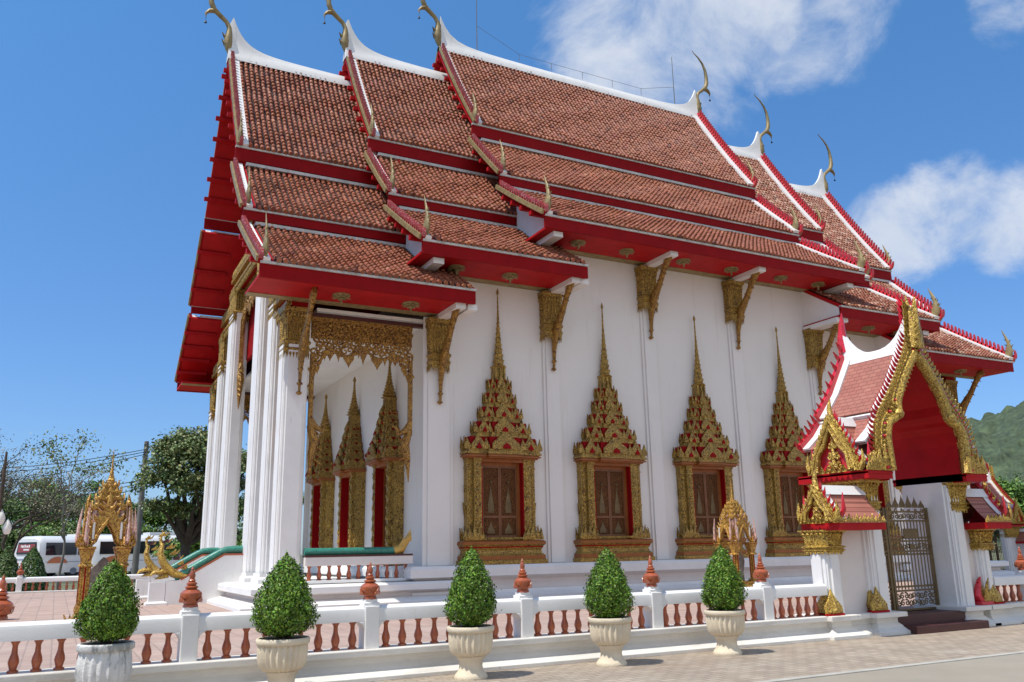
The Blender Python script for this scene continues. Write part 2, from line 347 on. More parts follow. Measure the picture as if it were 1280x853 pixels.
# ------------------------------------------------------------------ TEMPLE HALL
hall = thing('temple_hall', 'large white temple hall with three stepped red tiled roofs and gilded window spires', 'temple')
WY = 5.64; EX = 8.45
PX = {'c': 0, 'm': 1.218, 'o': 2.301}
XS = {'c': 5.898, 'm': 9.269, 'o': 12.985}
XI = {'m': 4.647, 'o': 7.89}
T1 = ((0.0, 18.89), (2.87, 14.55), .13)
T2 = ((2.72, 14.02), (4.73, 12.03), .03)
T3 = ((4.60, 11.62), (7.25, 9.85), .025)
def curve(t, n):
    (y0, z0), (y1, z1), sag = t; P = []
    for i in range(n+1):
        k = i/n; P.append((y0+(y1-y0)*k, z0+(z1-z0)*k-sag*4*k*(1-k)))
    return P
def resample(t, step):
    P = curve(t, 40); L = [0]
    for a, c in zip(P, P[1:]): L.append(L[-1]+math.dist(a, c))
    n = max(2, round(L[-1]/step)); ys = np.interp(np.linspace(0, L[-1], n+1), L, [p[0] for p in P]); zs = np.interp(np.linspace(0, L[-1], n+1), L, [p[1] for p in P])
    return list(zip(ys, zs))

def tile_field(x0, x1, tier, dz, parent, side=-1):
    """real half-round cover tiles in courses over a dark pan sheet"""
    pitch = (x1-x0)/max(1, round((x1-x0)/.158)); ncol = round((x1-x0)/pitch)
    rows = resample(tier, .185); nr = len(rows)-1
    V = []; F = []; MI = []; tone = []
    seg = 5
    cols = np.array([x0+pitch*(i+.5) for i in range(ncol)])
    nv = 0
    for r in range(nr):
        (ya, za), (yb, zb) = rows[r], rows[r+1]
        d = np.array([yb-ya, zb-za]); l = np.linalg.norm(d); d /= l; nrm = np.array([-d[1], d[0]])
        if nrm[1] < 0: nrm = -nrm
        yb2, zb2 = yb+d[0]*.03, zb+d[1]*.03
        for x in cols:
            jx, jh = rng.normal(0, .007), rng.normal(0, .008)+.010*math.sin(x*2.3+r*.7)+.008*math.sin(x*5.1-r*1.3)
            th = np.linspace(0, math.pi, seg+1); w = pitch*.34
            up = [(x+jx-w*.88*math.cos(a), ya+nrm[0]*(.05*math.sin(a)+.004), za+nrm[1]*(.05*math.sin(a)+.004)) for a in th]
            lo = [(x+jx*.5-w*math.cos(a), yb2+nrm[0]*(.064*math.sin(a)+.032+jh), zb2+nrm[1]*(.064*math.sin(a)+.032+jh)) for a in th]
            base = [(x-w, yb2, zb2-.012), (x+w, yb2, zb2-.012)]
            V += up+lo+base
            for j in range(seg): F.append((nv+j, nv+seg+1+j, nv+seg+2+j, nv+j+1))
            F.append(tuple([nv+2*seg+2]+[nv+2*seg+1-j+0 for j in range(seg, -1, -1)]+[nv+2*seg+3]))
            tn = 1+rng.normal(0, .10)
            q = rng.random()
            if x0 > 4 and q > .76: c = (tn*1.5, tn*2.5, tn*3.2)  # paler tiles on right-hand slopes: sun glints painted into the tile tone
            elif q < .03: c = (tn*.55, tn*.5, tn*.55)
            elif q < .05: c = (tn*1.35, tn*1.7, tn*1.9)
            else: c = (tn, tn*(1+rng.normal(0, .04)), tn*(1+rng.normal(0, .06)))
            tone += [c]*(seg+1); nv += 2*seg+4
    P = resample(tier, .6)
    for (ya, za), (yb, zb) in zip(P, P[1:]):
        V += [(x0, ya, za), (x1, ya, za), (x1, yb, zb), (x0, yb, zb)]; F.append((nv, nv+1, nv+2, nv+3)); nv += 4; tone.append((1, 1, 1))
    nf = len(F); pan0 = nf-(len(P)-1)
    V = [(x, side*y, z-dz) for x, y, z in V]
    me = bpy.data.meshes.new('roof_tiles'); me.from_pydata(V, [], F)
    me.materials.append(M['tile']); me.materials.append(M['pan'])
    me.polygons.foreach_set('material_index', [0]*pan0+[1]*(nf-pan0))
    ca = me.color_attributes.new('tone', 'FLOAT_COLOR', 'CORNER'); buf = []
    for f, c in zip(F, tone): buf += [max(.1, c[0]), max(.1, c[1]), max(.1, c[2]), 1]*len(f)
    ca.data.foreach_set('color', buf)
    me.polygons.foreach_set('use_smooth', [True]*nf); me.set_sharp_from_angle(angle=R(50))
    me.update()
    o = bpy.data.objects.new('roof_tiles', me); S.collection.objects.link(o); o.parent = parent
    return o

def slab(mb, tier, x0, x1, dz, side, top, thick, m=0, n=5):
    """curved slab following a roof tier between x0 and x1; top = offset above the tile bed"""
    P = curve(tier, n); A = []; B = []
    for i, (y, z) in enumerate(P):
        a, c = P[max(0, i-1)], P[min(n, i+1)]; dy, dzz = c[0]-a[0], c[1]-a[1]; l = math.hypot(dy, dzz); ny, nz = -dzz/l, dy/l
        A.append((y+ny*top, z+nz*top)); B.append((y+ny*(top-thick), z+nz*(top-thick)))
    vs = []
    for x in (x0, x1):
        for (y, z) in A: vs.append((x, side*y, z-dz))
        for (y, z) in B: vs.append((x, side*y, z-dz))
    k = n+1; q = 2*k; fs = []
    for i in range(n):
        fs += [(i, i+1, q+i+1, q+i), (k+i, q+k+i, q+k+i+1, k+i+1), (i, k+i, k+i+1, i+1), (q+i, q+i+1, q+k+i+1, q+k+i)]
    fs += [(0, q, q+k, k), (n, k+n, q+k+n, q+n)]
    if side > 0: fs = [tuple(reversed(f)) for f in fs]
    mb.faces(vs, fs, m)

def along(tier, step):
    P = resample(tier, step); O = []
    for i, (y, z) in enumerate(P):
        a, c = P[max(0, i-1)], P[min(len(P)-1, i+1)]; l = math.dist(a, c)
        O.append((y, z, (c[0]-a[0])/l, (c[1]-a[1])/l))
    return O

def bargeboard(X, sgn, tier, dz, side):
    """gable edge board of one tier: mosaic teeth, gilded outer face, white mortar verge"""
    b = MB()
    xo = sgn*X; xi = sgn*(X-.10)
    slab(b, tier, min(xo, xi), max(xo, xi), dz, side, .03 if sgn < 0 else .19, .13 if sgn < 0 else .33, 3 if sgn > 0 else 0, 8)                      # red board
    x2, x3 = sgn*X, sgn*(X+.05)
    slab(b, tier, min(x2, x3), max(x2, x3), dz, side, .07, .12, 1, 8)                     # gilded naga body on the outside
    x2, x3 = sgn*(X-.10), sgn*(X-(.34 if sgn > 0 else .26))
    slab(b, tier, min(x2, x3), max(x2, x3), dz, side, .115 if sgn > 0 else .055, .1, 2, 8)                    # white mortar verge
    for (y, z, dy, dzz) in along(tier, .17)[1:]:
        ny, nz = -dzz, dy; o_ = .03 if sgn < 0 else .10; a = (y+ny*o_, z+nz*o_)
        q = lambda t_, n_: (a[0]+dy*t_+ny*n_, a[1]+dzz*t_+nz*n_)
        k_ = .75 if sgn < 0 else 1.
        p = [q(0, 0), q(.06, 0), q(.03, .10*k_), q(-.02, .18*k_), q(-.10, .26*k_), q(-.065, .17*k_), q(-.02, .08*k_)]
        b.prism([(sgn*(X-.10), side*r_[0], r_[1]-dz) for r_ in p], (sgn*.10, 0, 0), 3)
    return b
def flame(h, w=.16, t=.09, m=0):
    """hang hong: S-curved gilded flame finial with side tongues, in the y-z plane, leaning to -y"""
    b = MB(); n = 10; pts = []; rad = []
    for i in range(n+1):
        k = i/n; pts.append((0, -.10*math.sin(k*math.pi*1.25)*h-.0, k*h)); rad.append(w*(1-k)**.8*(.75+.5*math.sin(min(1, k*2.2)*math.pi))+.008)
    b.tube(pts, rad, 8, m, .5, up=(0, 1, 0))
    for i in (2, 4, 6):
        k = i/n; c = pts[i]
        b.leaf((c[0], c[1]+.02, c[2]), (0, .6, -.8), (0, .8, .6), .10*(1.2-k), .26*h*(1.1-k), t*.5, m)
        b.leaf((c[0]+t*.2, c[1]-.03, c[2]-.05), (0, -.6, -.8), (0, -.8, .6), .09*(1.2-k), .22*h*(1.1-k), t*.5, m)
    return b
def chofa_mesh(sgn):
    """chofa: bird-necked gilded horn on the gable apex, in the x-z plane"""
    b = MB()
    key = [(0.0, .0, .06), (.03, .2, .15), (.06, .42, .19), (.05, .68, .155), (.05, .95, .10), (.15, 1.15, .09), (.36, 1.33, .10), (.55, 1.5, .115), (.64, 1.72, .11), (.66, 2.05, .09), (.62, 2.4, .07), (.5, 2.7, .05), (.3, 2.94, .036), (.06, 3.12, .02), (.0, 3.22, .012)]
    b.tube([(sgn*u, 0, z) for u, z, r in key], [r for *_, r in key], 10, 0, .75, up=(0, 1, 0))
    b.tube([(sgn*.48, 0, 1.46), (sgn*.68, 0, 1.40), (sgn*.78, 0, 1.28), (sgn*.77, 0, 1.14)], [.11, .09, .055, .012], 8, 0, .7, up=(0, 1, 0))
    b.leaf((sgn*.60, 0, 1.75), (0, 1, 0), (sgn*.8, 0, .5), .12, .2, .04, 0)
    for z in (.3, .55): b.leaf((sgn*.16, 0, z), (0, 1, 0), (sgn*.5, 0, .85), .2, .22, .05, 0)
    b.tube([(sgn*.77, 0, 1.14), (sgn*.77, 0, 1.02)], .006, 4, 1)
    b.lathe([(.0, .0), (.03, .01), (.045, -.0), (.03, .06), (.0, .09)], (sgn*.77, 0, .93), 8, 1)
    return b

def roof_section(key):
    X = XS[key]; dz = PX[key]; ends = (-1, 1)
    xin = XI.get(key)
    spans = [(-X, X)] if key == 'c' else [(-X, -xin), (xin, X)]
    out = []
    for (x0, x1) in spans:
        sg = None if key == 'c' else (-1 if x0 < 0 else 1)
        b = MB()      # red timber: underside boards, fascias, soffit
        es = ends if key == 'c' else (sg,)
        xa = x0 if -1 in es else x0; xb = x1
        for side in (-1, 1):
            for ti, t in enumerate((T1, T2, T3)):
                slab(b, t, xa+.02, xb-.02, dz, side, -.02, .1, 4, 6)
                ye, ze = t[1]
                zb_ = (T2[0][1], T3[0][1], 9.465)[ti]-dz
                f = lambda y0, y1, z0, z1, m, xx0=x0, xx1=x1: b.box(xx0, xx1, min(side*y0, side*y1), max(side*y0, side*y1), z0, z1, m)
                f(ye-.10, ye-.04, zb_+(.10 if ti < 2 else 0), ze-dz-.05, 0)
                f(ye-.11, ye+.0, ze-dz-.075, ze-dz-.02, 1)          # pale strip under the tile ends
                if ti < 2:
                    f(ye-.15, ye+.02, zb_-.04, zb_+.045, 5, x0+.3, x1-.3)           # white mortar flashing on top of the next tier
            f(7.11, 5.64, 9.49-dz, 9.55-dz, 4, x0+.1, x1-.1) if key == 'c' else f(7.11, 5.64, 9.49-dz, 9.55-dz, 4)
            f(5.95, 5.66, 9.475-dz, 9.5-dz, 3)
            for e in (es if key != 'o' else ()):   # white closing board at the ends of the eave box
                xe = e*(X-.5)
                b.prism([(xe, side*7.05, 9.56-dz), (xe, side*7.05, 9.78-dz), (xe, side*4.75, 11.35-dz), (xe, side*4.75, 9.56-dz)], (-e*.06, 0, 0), 2)
                b.box(xe-.16, xe+.12, min(side*5.6, side*7.06), max(side*5.6, side*7.06), 9.33-dz, 9.47-dz, 2)
            if key != 'c':   # inner end of the eave box, under the higher roof
                xe = sg*(xin+.03)
                b.prism([(xe, side*7.1, 9.50-dz), (xe, side*7.1, 9.84-dz), (xe, side*5.9, 10.66-dz), (xe, side*5.5, 10.95-dz), (xe, side*5.5, 9.50-dz)], (sg*.06, 0, 0), 2)
                b.box(xe-.10, xe+.14, min(side*5.66, side*7.06), max(side*5.66, side*7.06), 9.35-dz, 9.486-dz, 2)
            for e in es:   # purlin ends poking out under the gable boards
                for t in (T1, T2, T3):
                    for (y, z, dy, d2) in along(t, .66)[1:-1]:
                        ny, nz = -d2, dy; py, pz = y-ny*.17, z-nz*.17-dz
                        xx = sorted((e*(X-.9), e*(X+.11)))
                        b.box(xx[0], xx[1], side*py-.06, side*py+.06, pz-.055, pz+.055, 4)
        for e in es:       # red gable wall set back behind the boards
            xe = e*(X-(1.42 if key == 'o' else .85))
            pts = [(xe, 0, T1[0][1]-dz-.1)]
            for side in (1, -1):
                seq = curve(T1, 4)[1:]+curve(T2, 3)[1:]+curve(T3, 3)
                Q = [(xe, side*(y-.17), z-dz-.16) for y, z in seq]
                if side == -1: Q.reverse()
                if side == 1: pts += Q+[(xe, 5.6, 9.62-dz), (xe, -5.6, 9.62-dz)]
                else: pts += Q
            b.prism(pts, (-e*.1, 0, 0), 0)
        ro = b.build('roof', ['red', 'mortar', 'white', 'oldgold', 'redvivid', 'mortar'], hall)  # redvivid on undersides, purlins and soffit carries painted bounce light
        ro['label'] = {'c': 'highest middle roof', 'm': 'second roof a step lower', 'o': 'lowest outer roof over the porch'}[key]
        # tiles
        ins = .30
        tx0 = x0+(ins if -1 in es else .1); tx1 = x1-(ins if 1 in es else .1)
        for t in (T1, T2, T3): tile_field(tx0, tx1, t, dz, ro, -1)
        bk = MB()
        for t in (T1, T2, T3): slab(bk, t, tx0, tx1, dz, 1, .05, .06, 0, 6)
        bo = bk.build('back_slope_tiles', 'tile', ro)
        ca = bo.data.color_attributes.new('tone', 'FLOAT_COLOR', 'CORNER'); ca.data.foreach_set('color', [1.]*4*len(ca.data))
        # white ridge sweeping up to the gable apex
        rc = MB(); n = 26; prof = []
        for i in range(n+1):
            x = x0+(x1-x0)*i/n
            if key == 'c': x = -math.cos(math.pi*i/n)*X*.985
            else:
                k = i/n; x = (x0+.1)+(x1-x0-.1)*(1-(1-k)**1.8) if sg > 0 else (x1-.1)-(x1-x0-.1)*(1-(1-k)**1.8)
            d = min((abs(x-e*X*.992) for e in es))
            top = .20+1.0*math.exp(-d/.34)+.16*math.exp(-d/1.3)
            prof.append((x, top))
        vs = []
        zr = T1[0][1]-dz
        for (x, top) in prof:
            for (y, z) in ((-.20, -.20), (-.17, -.02), (-.11, .10), (-.08, .04+top*.55), (-.05, top), (.05, top), (.08, .04+top*.55), (.11, .10), (.17, -.02), (.20, -.20)): vs.append((x, y, zr+z))
        fs = []
        for i in range(n):
            for j in range(9): fs.append((i*10+j, i*10+j+1, (i+1)*10+j+1, (i+1)*10+j))
        fs += [tuple(range(9, -1, -1)), tuple(range(n*10, n*10+10))]
        if prof[0][0] < prof[-1][0]: fs = [tuple(reversed(f)) for f in fs]
        rc.faces(vs, fs); rc.build('ridge_cap', 'white', ro, smooth=40)
        for e in es:
            for side in (-1, 1):
                for ti, t in enumerate((T1, T2, T3)):
                    bb = bargeboard(X-(.12, -.0, -.0)[ti]+.05, e, t, dz, side)
                    bb.build('bargeboard', ['red', 'oldgold', 'white', 'redglass' if e > 0 else 'pinkglass'], ro)
                    fo = flame(1.08, .13).build('flame_finial', 'oldgold', ro, smooth=60)
                    ye, ze = t[1]
                    fo.location = (e*(X-.10), side*(ye-.12), ze-dz+.08)
                    fo.rotation_euler = (0, 0, 0 if side < 0 else math.pi)
            ch = chofa_mesh(e).build('horn_finial', ['oldgold', 'black'], ro, smooth=60)
            ch.location = (e*(X-.05), 0, zr+.05); ch.scale = (1, .9, .96)
        out.append(ro)
    return out
for k in ('c', 'm', 'o'): roof_section(k)

# --- walls
b = MB()
b.box(-EX, EX, -WY, -WY+.35, .9, 8.3); b.box(-EX, EX, WY-.35, WY, .9, 8.3)
b.box(-5.36, 5.36, -WY-.0, -WY+.35, 8.3, 9.52); b.box(-5.36, 5.36, WY-.35, WY, 8.3, 9.52)
for e in (-1, 1):
    x = sorted((e*EX, e*(EX-.35))); b.box(x[0], x[1], -WY+.35, WY-.35, .75, 8.3)
b.build('wall', 'wall', hall)
for k in range(6):
    x = (k-2.5)*3.288
    for sd in (-1, 1):
        p = MB(); y = sorted((sd*WY, sd*(WY+.10))); y2 = sorted((sd*WY, sd*(WY+.055)))
        top = 9.45 if k in (2, 3) else 8.25 if k in (1, 4) else 7.15
        w = .27 if 0 < k < 5 else .40
        p.box(x-w*.72, x+w*.72, y[0], y[1], 1.08, top); p.box(x-w, x-w*.72, y2[0], y2[1], 1.08, top); p.box(x+w*.72, x+w, y2[0], y2[1], 1.08, top)
        p.build('pilaster', 'wall', hall, bevel=.008)
# --- plinth
PB = [(.62, .2), (.62, .36), (.52, .40), (.40, .44), (.40, .50), (.30, .53), (.24, .62)]
b = MB(); b.ring(-8.6, 8.6, -WY, WY, PB+[(.24, .72), (.36, .80), (.46, .82), (.46, 1.0), (.40, 1.07), (.1, 1.075)], [0, 0, 0, 0, 1, 1, 1, 1, 0, 0, 0, 0])
b.build('plinth', ['white', 'pinkwall'], hall, bevel=.012)
PF = .75
for e in (-1, 1):
    b = MB(); x = sorted((e*8.0, e*12.06))
    b.ring(x[0], x[1], -WY, WY, [(.80, .2), (.80, .34), (.68, .38), (.50, .42), (.36, .45), (.36, .52), (.50, .56), (.56, .58), (.56, PF-.05), (.5, PF-.003), (.1, PF)], [0, 0, 0, 1, 1, 1, 1, 0, 0, 0])
    b.build('porch_plinth', ['white', 'pinkwall'], hall, bevel=.012)

# --- gilded lotus capital (square), reused on columns, pilasters and the gate
def capital(w, h, flare=1.2, d=None):
    d = d or w; b = MB(); hx, hy = w/2, d/2; f = (flare-1)*w/2
    b.ring(-hx, hx, -hy, hy, [(.015, 0), (.03, .05*h), (.045, .09*h), (.02, .13*h), (.02, .18*h), (.05, .21*h), (.05, .25*h), (.012, .29*h)], 0)
    b.ring(-hx, hx, -hy, hy, [(.0, .28*h), (.25*f, .55*h), (.6*f, .84*h), (.75*f, .87*h), (f+.02, .91*h), (f+.03, .96*h), (f+.03, h)], 0)
    for (ux, uy, nx, ny, ww, hh) in ((1, 0, 0, -1, w, hy), (-1, 0, 0, 1, w, hy), (0, -1, -1, 0, d, hx), (0, 1, 1, 0, d, hx)):
        nn = max(5, round(ww/.075))
        for i in range(nn):
            k = (i+.5)/nn-.5; o = Vector((ux*k*ww, uy*k*ww, 0))+Vector((nx, ny, 0))*hh; u = Vector((ux, uy, 0)); nv = Vector((nx, ny, 0)); hw_ = ww/nn*.36
            q = [(.29, 0.), (.56, .25*f), (.85, .6*f)]; P = [o+nv*off+u*(k*2*off)+Vector((0, 0, z*h)) for z, off in q]
            for a, c in zip(P, P[1:]): b.faces([a-u*hw_, a+nv*.03, a+u*hw_, c-u*hw_*1.1, c+nv*.032, c+u*hw_*1.1], [(0, 1, 4, 3), (1, 2, 5, 4)], 0)
            b.leaf(P[2]+nv*.01-Vector((0, 0, .05*h)), (ux, uy, 0), nv*.25+Vector((0, 0, 1)), ww/nn*.9, .12*h, .03, 0)
            b.leaf(o+nv*.012+Vector((0, 0, .03*h)), (-ux, -uy, 0), nv*.1-Vector((0, 0, 1)), ww/nn*.95, .15*h, .025, 0)
    return b
def corner_strip(p, x0, x1, y0, y1, z0, z1, m=0):
    """column shaft with stepped (redented) corners"""
    s = .055
    pts = []
    for (cx, cy, ax, ay) in ((x0, y0, 1, 1), (x1, y0, -1, 1), (x1, y1, -1, -1), (x0, y1, 1, -1)):
        st = [(cx+ax*2*s, cy), (cx+ax*2*s, cy+ay*s*.6), (cx+ax*s, cy+ay*s*.6), (cx+ax*s, cy+ay*s), (cx+ax*s*.6, cy+ay*s), (cx+ax*s*.6, cy+ay*2*s), (cx, cy+ay*2*s)]
        if ax*ay > 0: st.reverse()
        pts += st
    p.prism([(x, y, z0) for x, y in pts], (0, 0, z1-z0), m)
capw = capital(.62, 1.25, 1.5)
COLS = [(-5.64, .60, .60, 5.95, 7.05), (-4.28, .50, .70, 7.3, 8.55), (-2.62, .50, .90, 8.6, 9.6)]
for e in (-1, 1):
    for sd in (-1, 1):
        for (y0, w, wy, zc, zt) in COLS:
            x0 = -12.05 if e < 0 else 12.05-w
            yy0, yy1 = (y0, y0+wy) if sd < 0 else (-y0-wy, -y0)
            p = MB(); corner_strip(p, x0, x0+w, yy0, yy1, PF, zc+.2)
            p.ring(x0, x0+w, yy0, yy1, [(.06, PF-.01), (.06, PF+.10), (.02, PF+.16), (.02, PF+.24)], 0, cap=False)
            o = p.build('column', 'white', hall, bevel=.006)
            c = capital(w*.88, zt-zc, 1.12, wy*.9).build('capital', 'gold', o, smooth=35); c.location = (x0+w/2, (yy0+yy1)/2, zc)
# --- pilaster capitals and eave brackets
def bracket_mesh(L=2.3):
    b = MB()
    key = [(-.03, -L, .035), (-.06, -L*.9, .05), (-.08, -L*.74, .075), (-.13, -L*.6, .12), (-.24, -L*.47, .15), (-.42, -L*.37, .125), (-.60, -L*.27, .10), (-.78, -L*.14, .095), (-.90, -.14, .105), (-1.0, .0, .13), (-1.12, .06, .10), (-1.16, -.04, .05)]
    b.tube([(0, y, z) for y, z, r in key], [r*1.05 for *_, r in key], 8, 0, .62, up=(0, 1, 0))
    for i in (3, 4, 5, 6, 7, 8):
        y, z, r = key[i]
        b.leaf((0, y-.03, z-.04), (1, 0, 0), (0, -.75, -.55), .10, .13, .03, 0)
        b.leaf((0, y+.04, z+.04), (-1, 0, 0), (0, .7, .7), .10, .12, .03, 0)
    for i in (0, 1, 2): b.lathe([(.02, 0), (.07, .03), (.07, .06), (.02, .1)], (0, key[i][0], key[i][1]), 8, 0)
    return b
brk = bracket_mesh(2.12).build('eave_bracket', 'golddark', hall, smooth=45)
first = True
capm = capital(.46, 1.22, 1.22, .30).build('pilaster_capital', 'gold', hall, smooth=35)
for e in (-1, 1):
    for k, top in ((0.5, 9.4), (1.5, 8.2), (2.5, 7.1), (3.53, 7.1)):
        x = e*k*3.288
        if k > 3: x = e*11.70
        if first: o = brk; c = capm
        else:
            o = part_copy(brk, hall, (0, 0, 0)); c = part_copy(capm, hall, (0, 0, 0)) if k < 3 else None
        o.location = (x+.0, -WY-.12, top-.05)
        if c: c.location = (x-.05, -WY-.12, top-1.24)
        first = False
b0 = None
for e in (-1, 1):
    for k, zb_ in ((.5, 9.49), (1.5, 9.49-PX['m']), (2.5, 9.49-PX['o'])):
        for sd in (-1, 1):
            b = MB(); y = sorted((sd*5.66, sd*7.08)); x = e*k*3.288; b.box(x-.13, x+.13, y[0], y[1], zb_-.13, zb_-.004); b.build('soffit_beam', 'white', hall)
# --- soffit rosettes
b = MB(); b.lathe([(.0, -.22), (.025, -.2), (.03, -.12), (.06, -.1), (.05, -.06), (.17, -.05), (.21, -.02), (.21, 0)], (0, 0, 0), 12)
for i in range(8): b.leaf((.12*math.cos(i*.785), .12*math.sin(i*.785), -.06), (-math.sin(i*.785), math.cos(i*.785), 0), (math.cos(i*.785)*.9, math.sin(i*.785)*.9, -.1), .08, .12, .02)
ros = b.build('soffit_rosette', 'oldgold', hall, smooth=40); first = True
for key, xs in (('c', [-4.5, -2.9, -.9, .9, 2.9, 4.5]), ('m', [-8.1, -6.6, 6.6, 8.1]), ('o', [-11.0, -9.3, 9.3, 11.0])):
    for x in xs:
        o = ros if first else part_copy(ros, hall, (0, 0, 0)); first = False
        o.location = (x, -6.55, 9.49-PX[key])

# --- spired windows and doors
def tier_crown(z0, cw=2.1, hh_=4.42, kz=1.):
    """stepped gilded spire; local x across, -y out of the wall"""
    b = MB(); G, RD, OR = 0, 1, 2
    Z = [z0+kz*q for q in (0, .43, .82, 1.20, 1.57, 1.93)]; Wd = [cw, cw*.74, cw*.55, cw*.405, cw*.30]; D = [.42, .36, .31, .27, .23]
    for i in range(5):
        w, d, z, h = Wd[i], D[i], Z[i], Z[i+1]-Z[i]
        b.box(-w*.44, w*.44, -d*.8, 0, z, z+h, RD)
        b.box(-w*.2, w*.2, -d*.98, -d*.8, z, z+h, RD)
        for (ww, dd, za, zb_) in ((w, d, z, z+.05), (w*.96, d*.97, z+.05, z+.12)):
            b.box(-ww/2, ww/2, -dd, 0, za, zb_, G); b.box(-ww*.24, ww*.24, -dd*1.18, -dd, za, zb_, G)
        hc = h*1.14
        b.leaf((0, -d*1.12, z+.11), (1, 0, 0), (0, .12, 1), w*.36, hc*1.1, .09, G)
        b.leaf((0, -d*1.12-.055, z+.13), (1, 0, 0), (0, .12, 1), w*.10, hc*.42, .04, RD if i < 3 else G)
        for sx in (-1, 1):
            b.leaf((sx*w*.345, -d*.96, z+.11), (1, 0, 0), (0, .1, 1), w*.18, hc*.86, .07, G)
            b.leaf((sx*w*.345, -d*.96-.05, z+.12), (1, 0, 0), (0, .1, 1), w*.065, hc*.36, .04, RD)
            b.leaf((sx*w*.47, -d*.9, z+.11), (1, 0, 0), (sx*.15, .05, 1), w*.09, hc*.6, .04, G)
            b.leaf((sx*w*.245, -d*1.0, z+.11), (1, 0, 0), (0, .08, 1), w*.09, hc*.62, .04, G)
            for yy in (.25, .7):
                b.leaf((sx*w*.495, -d*yy, z+.11), (0, -sx, 0), (sx*.12, 0, 1), d*.5, hc*.66, .05, G)
    w = Wd[4]; zt = Z[5]
    b.ring(-w*.26, w*.26, -.2, 0, [(.02, zt), (.0, zt+.05), (-.01, zt+.3), (.02, zt+.36)], G)
    for sx in (-1, 0, 1): b.box(sx*w*.2-.022, sx*w*.2+.022, -.23, -.2, zt+.03, zt+.33, G)
    zs = zt+.36; top = z0+hh_; prof = []; n = 13
    for i in range(n):
        k = i/(n-1); r = .115*(1-k)**1.8+.018; z = zs+(top-zs)*.82*k
        prof += [(r*1.25, z), (r*1.3, z+.02), (r*.9, z+.05)]
    prof += [(.02, top-.42), (.016, top-.2), (.04, top-.15), (.03, top-.09), (.0, top)]
    b.lathe(prof, (0, -.13, 0), 10, G)
    return b
def casement(h0, h1, w=.56, door=False):
    """jambs and sill of one spired opening: h0 sill height, h1 head height"""
    b = MB(); G, RD, OR = 0, 1, 2
    if not door:
        b.ring(-1.06, 1.06, -.30, .0, [(.10, 0), (.10, .09), (.06, .11), (.06, .2), (.0, .25), (-.02, .33), (.02, .39), (.02, .42), (.07, .47), (.07, .53), (.03, .56)], [G, G, OR, G, G, G, RD, G, OR, OR])
    for i in range(26):
        x = -.5+i*.04
        if not door: b.box(x-.013, x+.013, -.325, -.30, h0+.02, h0+.07, G)
    for sx in (-1, 1):
        for (xc, ww, d) in ((.87, .15, .20), (.69, .20, .28)):
            x0, x1 = sorted((sx*(xc-ww/2), sx*(xc+ww/2)))
            b.box(x0, x1, -d, 0, h0, h1+.08, G)
            b.box(x0-.012, x1+.012, -d-.02, 0, h1-.16, h1-.12, G); b.box(x0-.012, x1+.012, -d-.025, 0, h1+.03, h1+.08, G)
            b.box(x0-.015, x1+.015, -d-.02, 0, h0+.28, h0+.33, G)
            for j in range(9): # studs down the jamb
                z = h0+.42+(h1-h0-.66)*j/8
                b.leaf((sx*xc, -d-.0, z-.06), (1, 0, 0), (0, 0, 1), ww*.6, .17, .035, G)
        for (xo, hh, ww) in ((.56, .24, .1), (.66, .34, .16), (.78, .42, .17), (.92, .36, .16), (1.03, .27, .12)):
            b.leaf((sx*xo, -.30, h0), (1, 0, 0), (sx*.08, 0, 1), ww, hh, .06, G)
        for z, hh in ((h0+.5, .42), (h0+1.05, .28)): b.leaf((sx*.93, -.1, z), (0, -sx, 0), (sx*.25, 0, 1), .16, hh, .07, G)
        for yy in (.08, .2): b.leaf((sx*1.06, -yy, h0), (0, -sx, 0), (sx*.15, 0, 1), .13, .3, .05, G)
        x0, x1 = sorted((sx*w, sx*(w+.05))); b.box(x0, x1, -.27, 0, h0, h1, RD)      # red reveal
        x0, x1 = sorted((sx*(w-.075), sx*w)); b.box(x0, x1, -.10, 0, h0, h1, OR)      # orange inner frame
    b.box(-w-.03, w+.03, -.27, 0, h1, h1+.08, OR)
    b.box(-w+.075, w-.075, -.10, 0, h1-.08, h1, OR); b.box(-w+.075, w-.075, -.12, 0, h0, h0+.07, G)
    z = h1+.08
    for (hw, d, za, zb_) in ((.98, .34, z, z+.035), (1.04, .40, z+.035, z+.07), (1.0, .38, z+.07, z+.10)):
        b.box(-hw, hw, -d, 0, za, zb_, OR); b.box(-hw*.47, hw*.47, -d-.09, -d, za, zb_, OR)
    return b, z+.10
def shutter(w, h, sx):
    b = MB()
    b.box(0, w, -.035, 0, 0, h, 0)
    for (x0, x1, z0, z1) in ((0, .035, 0, h), (w-.035, w, 0, h), (.035, w-.035, 0, .05), (.035, w-.035, h-.05, h), (.035, w-.035, h*.27, h*.30)):
        b.box(x0, x1, -.055, -.035, z0, z1, 1)
    # small standing figure panel in low relief
    c = w/2
    b.leaf((c, -.036, h*.34), (1, 0, 0), (0, 0, 1), w*.34, h*.40, .022, 2)
    b.leaf((c, -.036, h*.05), (1, 0, 0), (0, 0, 1), w*.42, h*.17, .018, 2)
    b.lathe([(0, -.04), (.03, -.02), (.03, .02), (0, .05)], (c, -.045, h*.77), 8, 2)
    return b
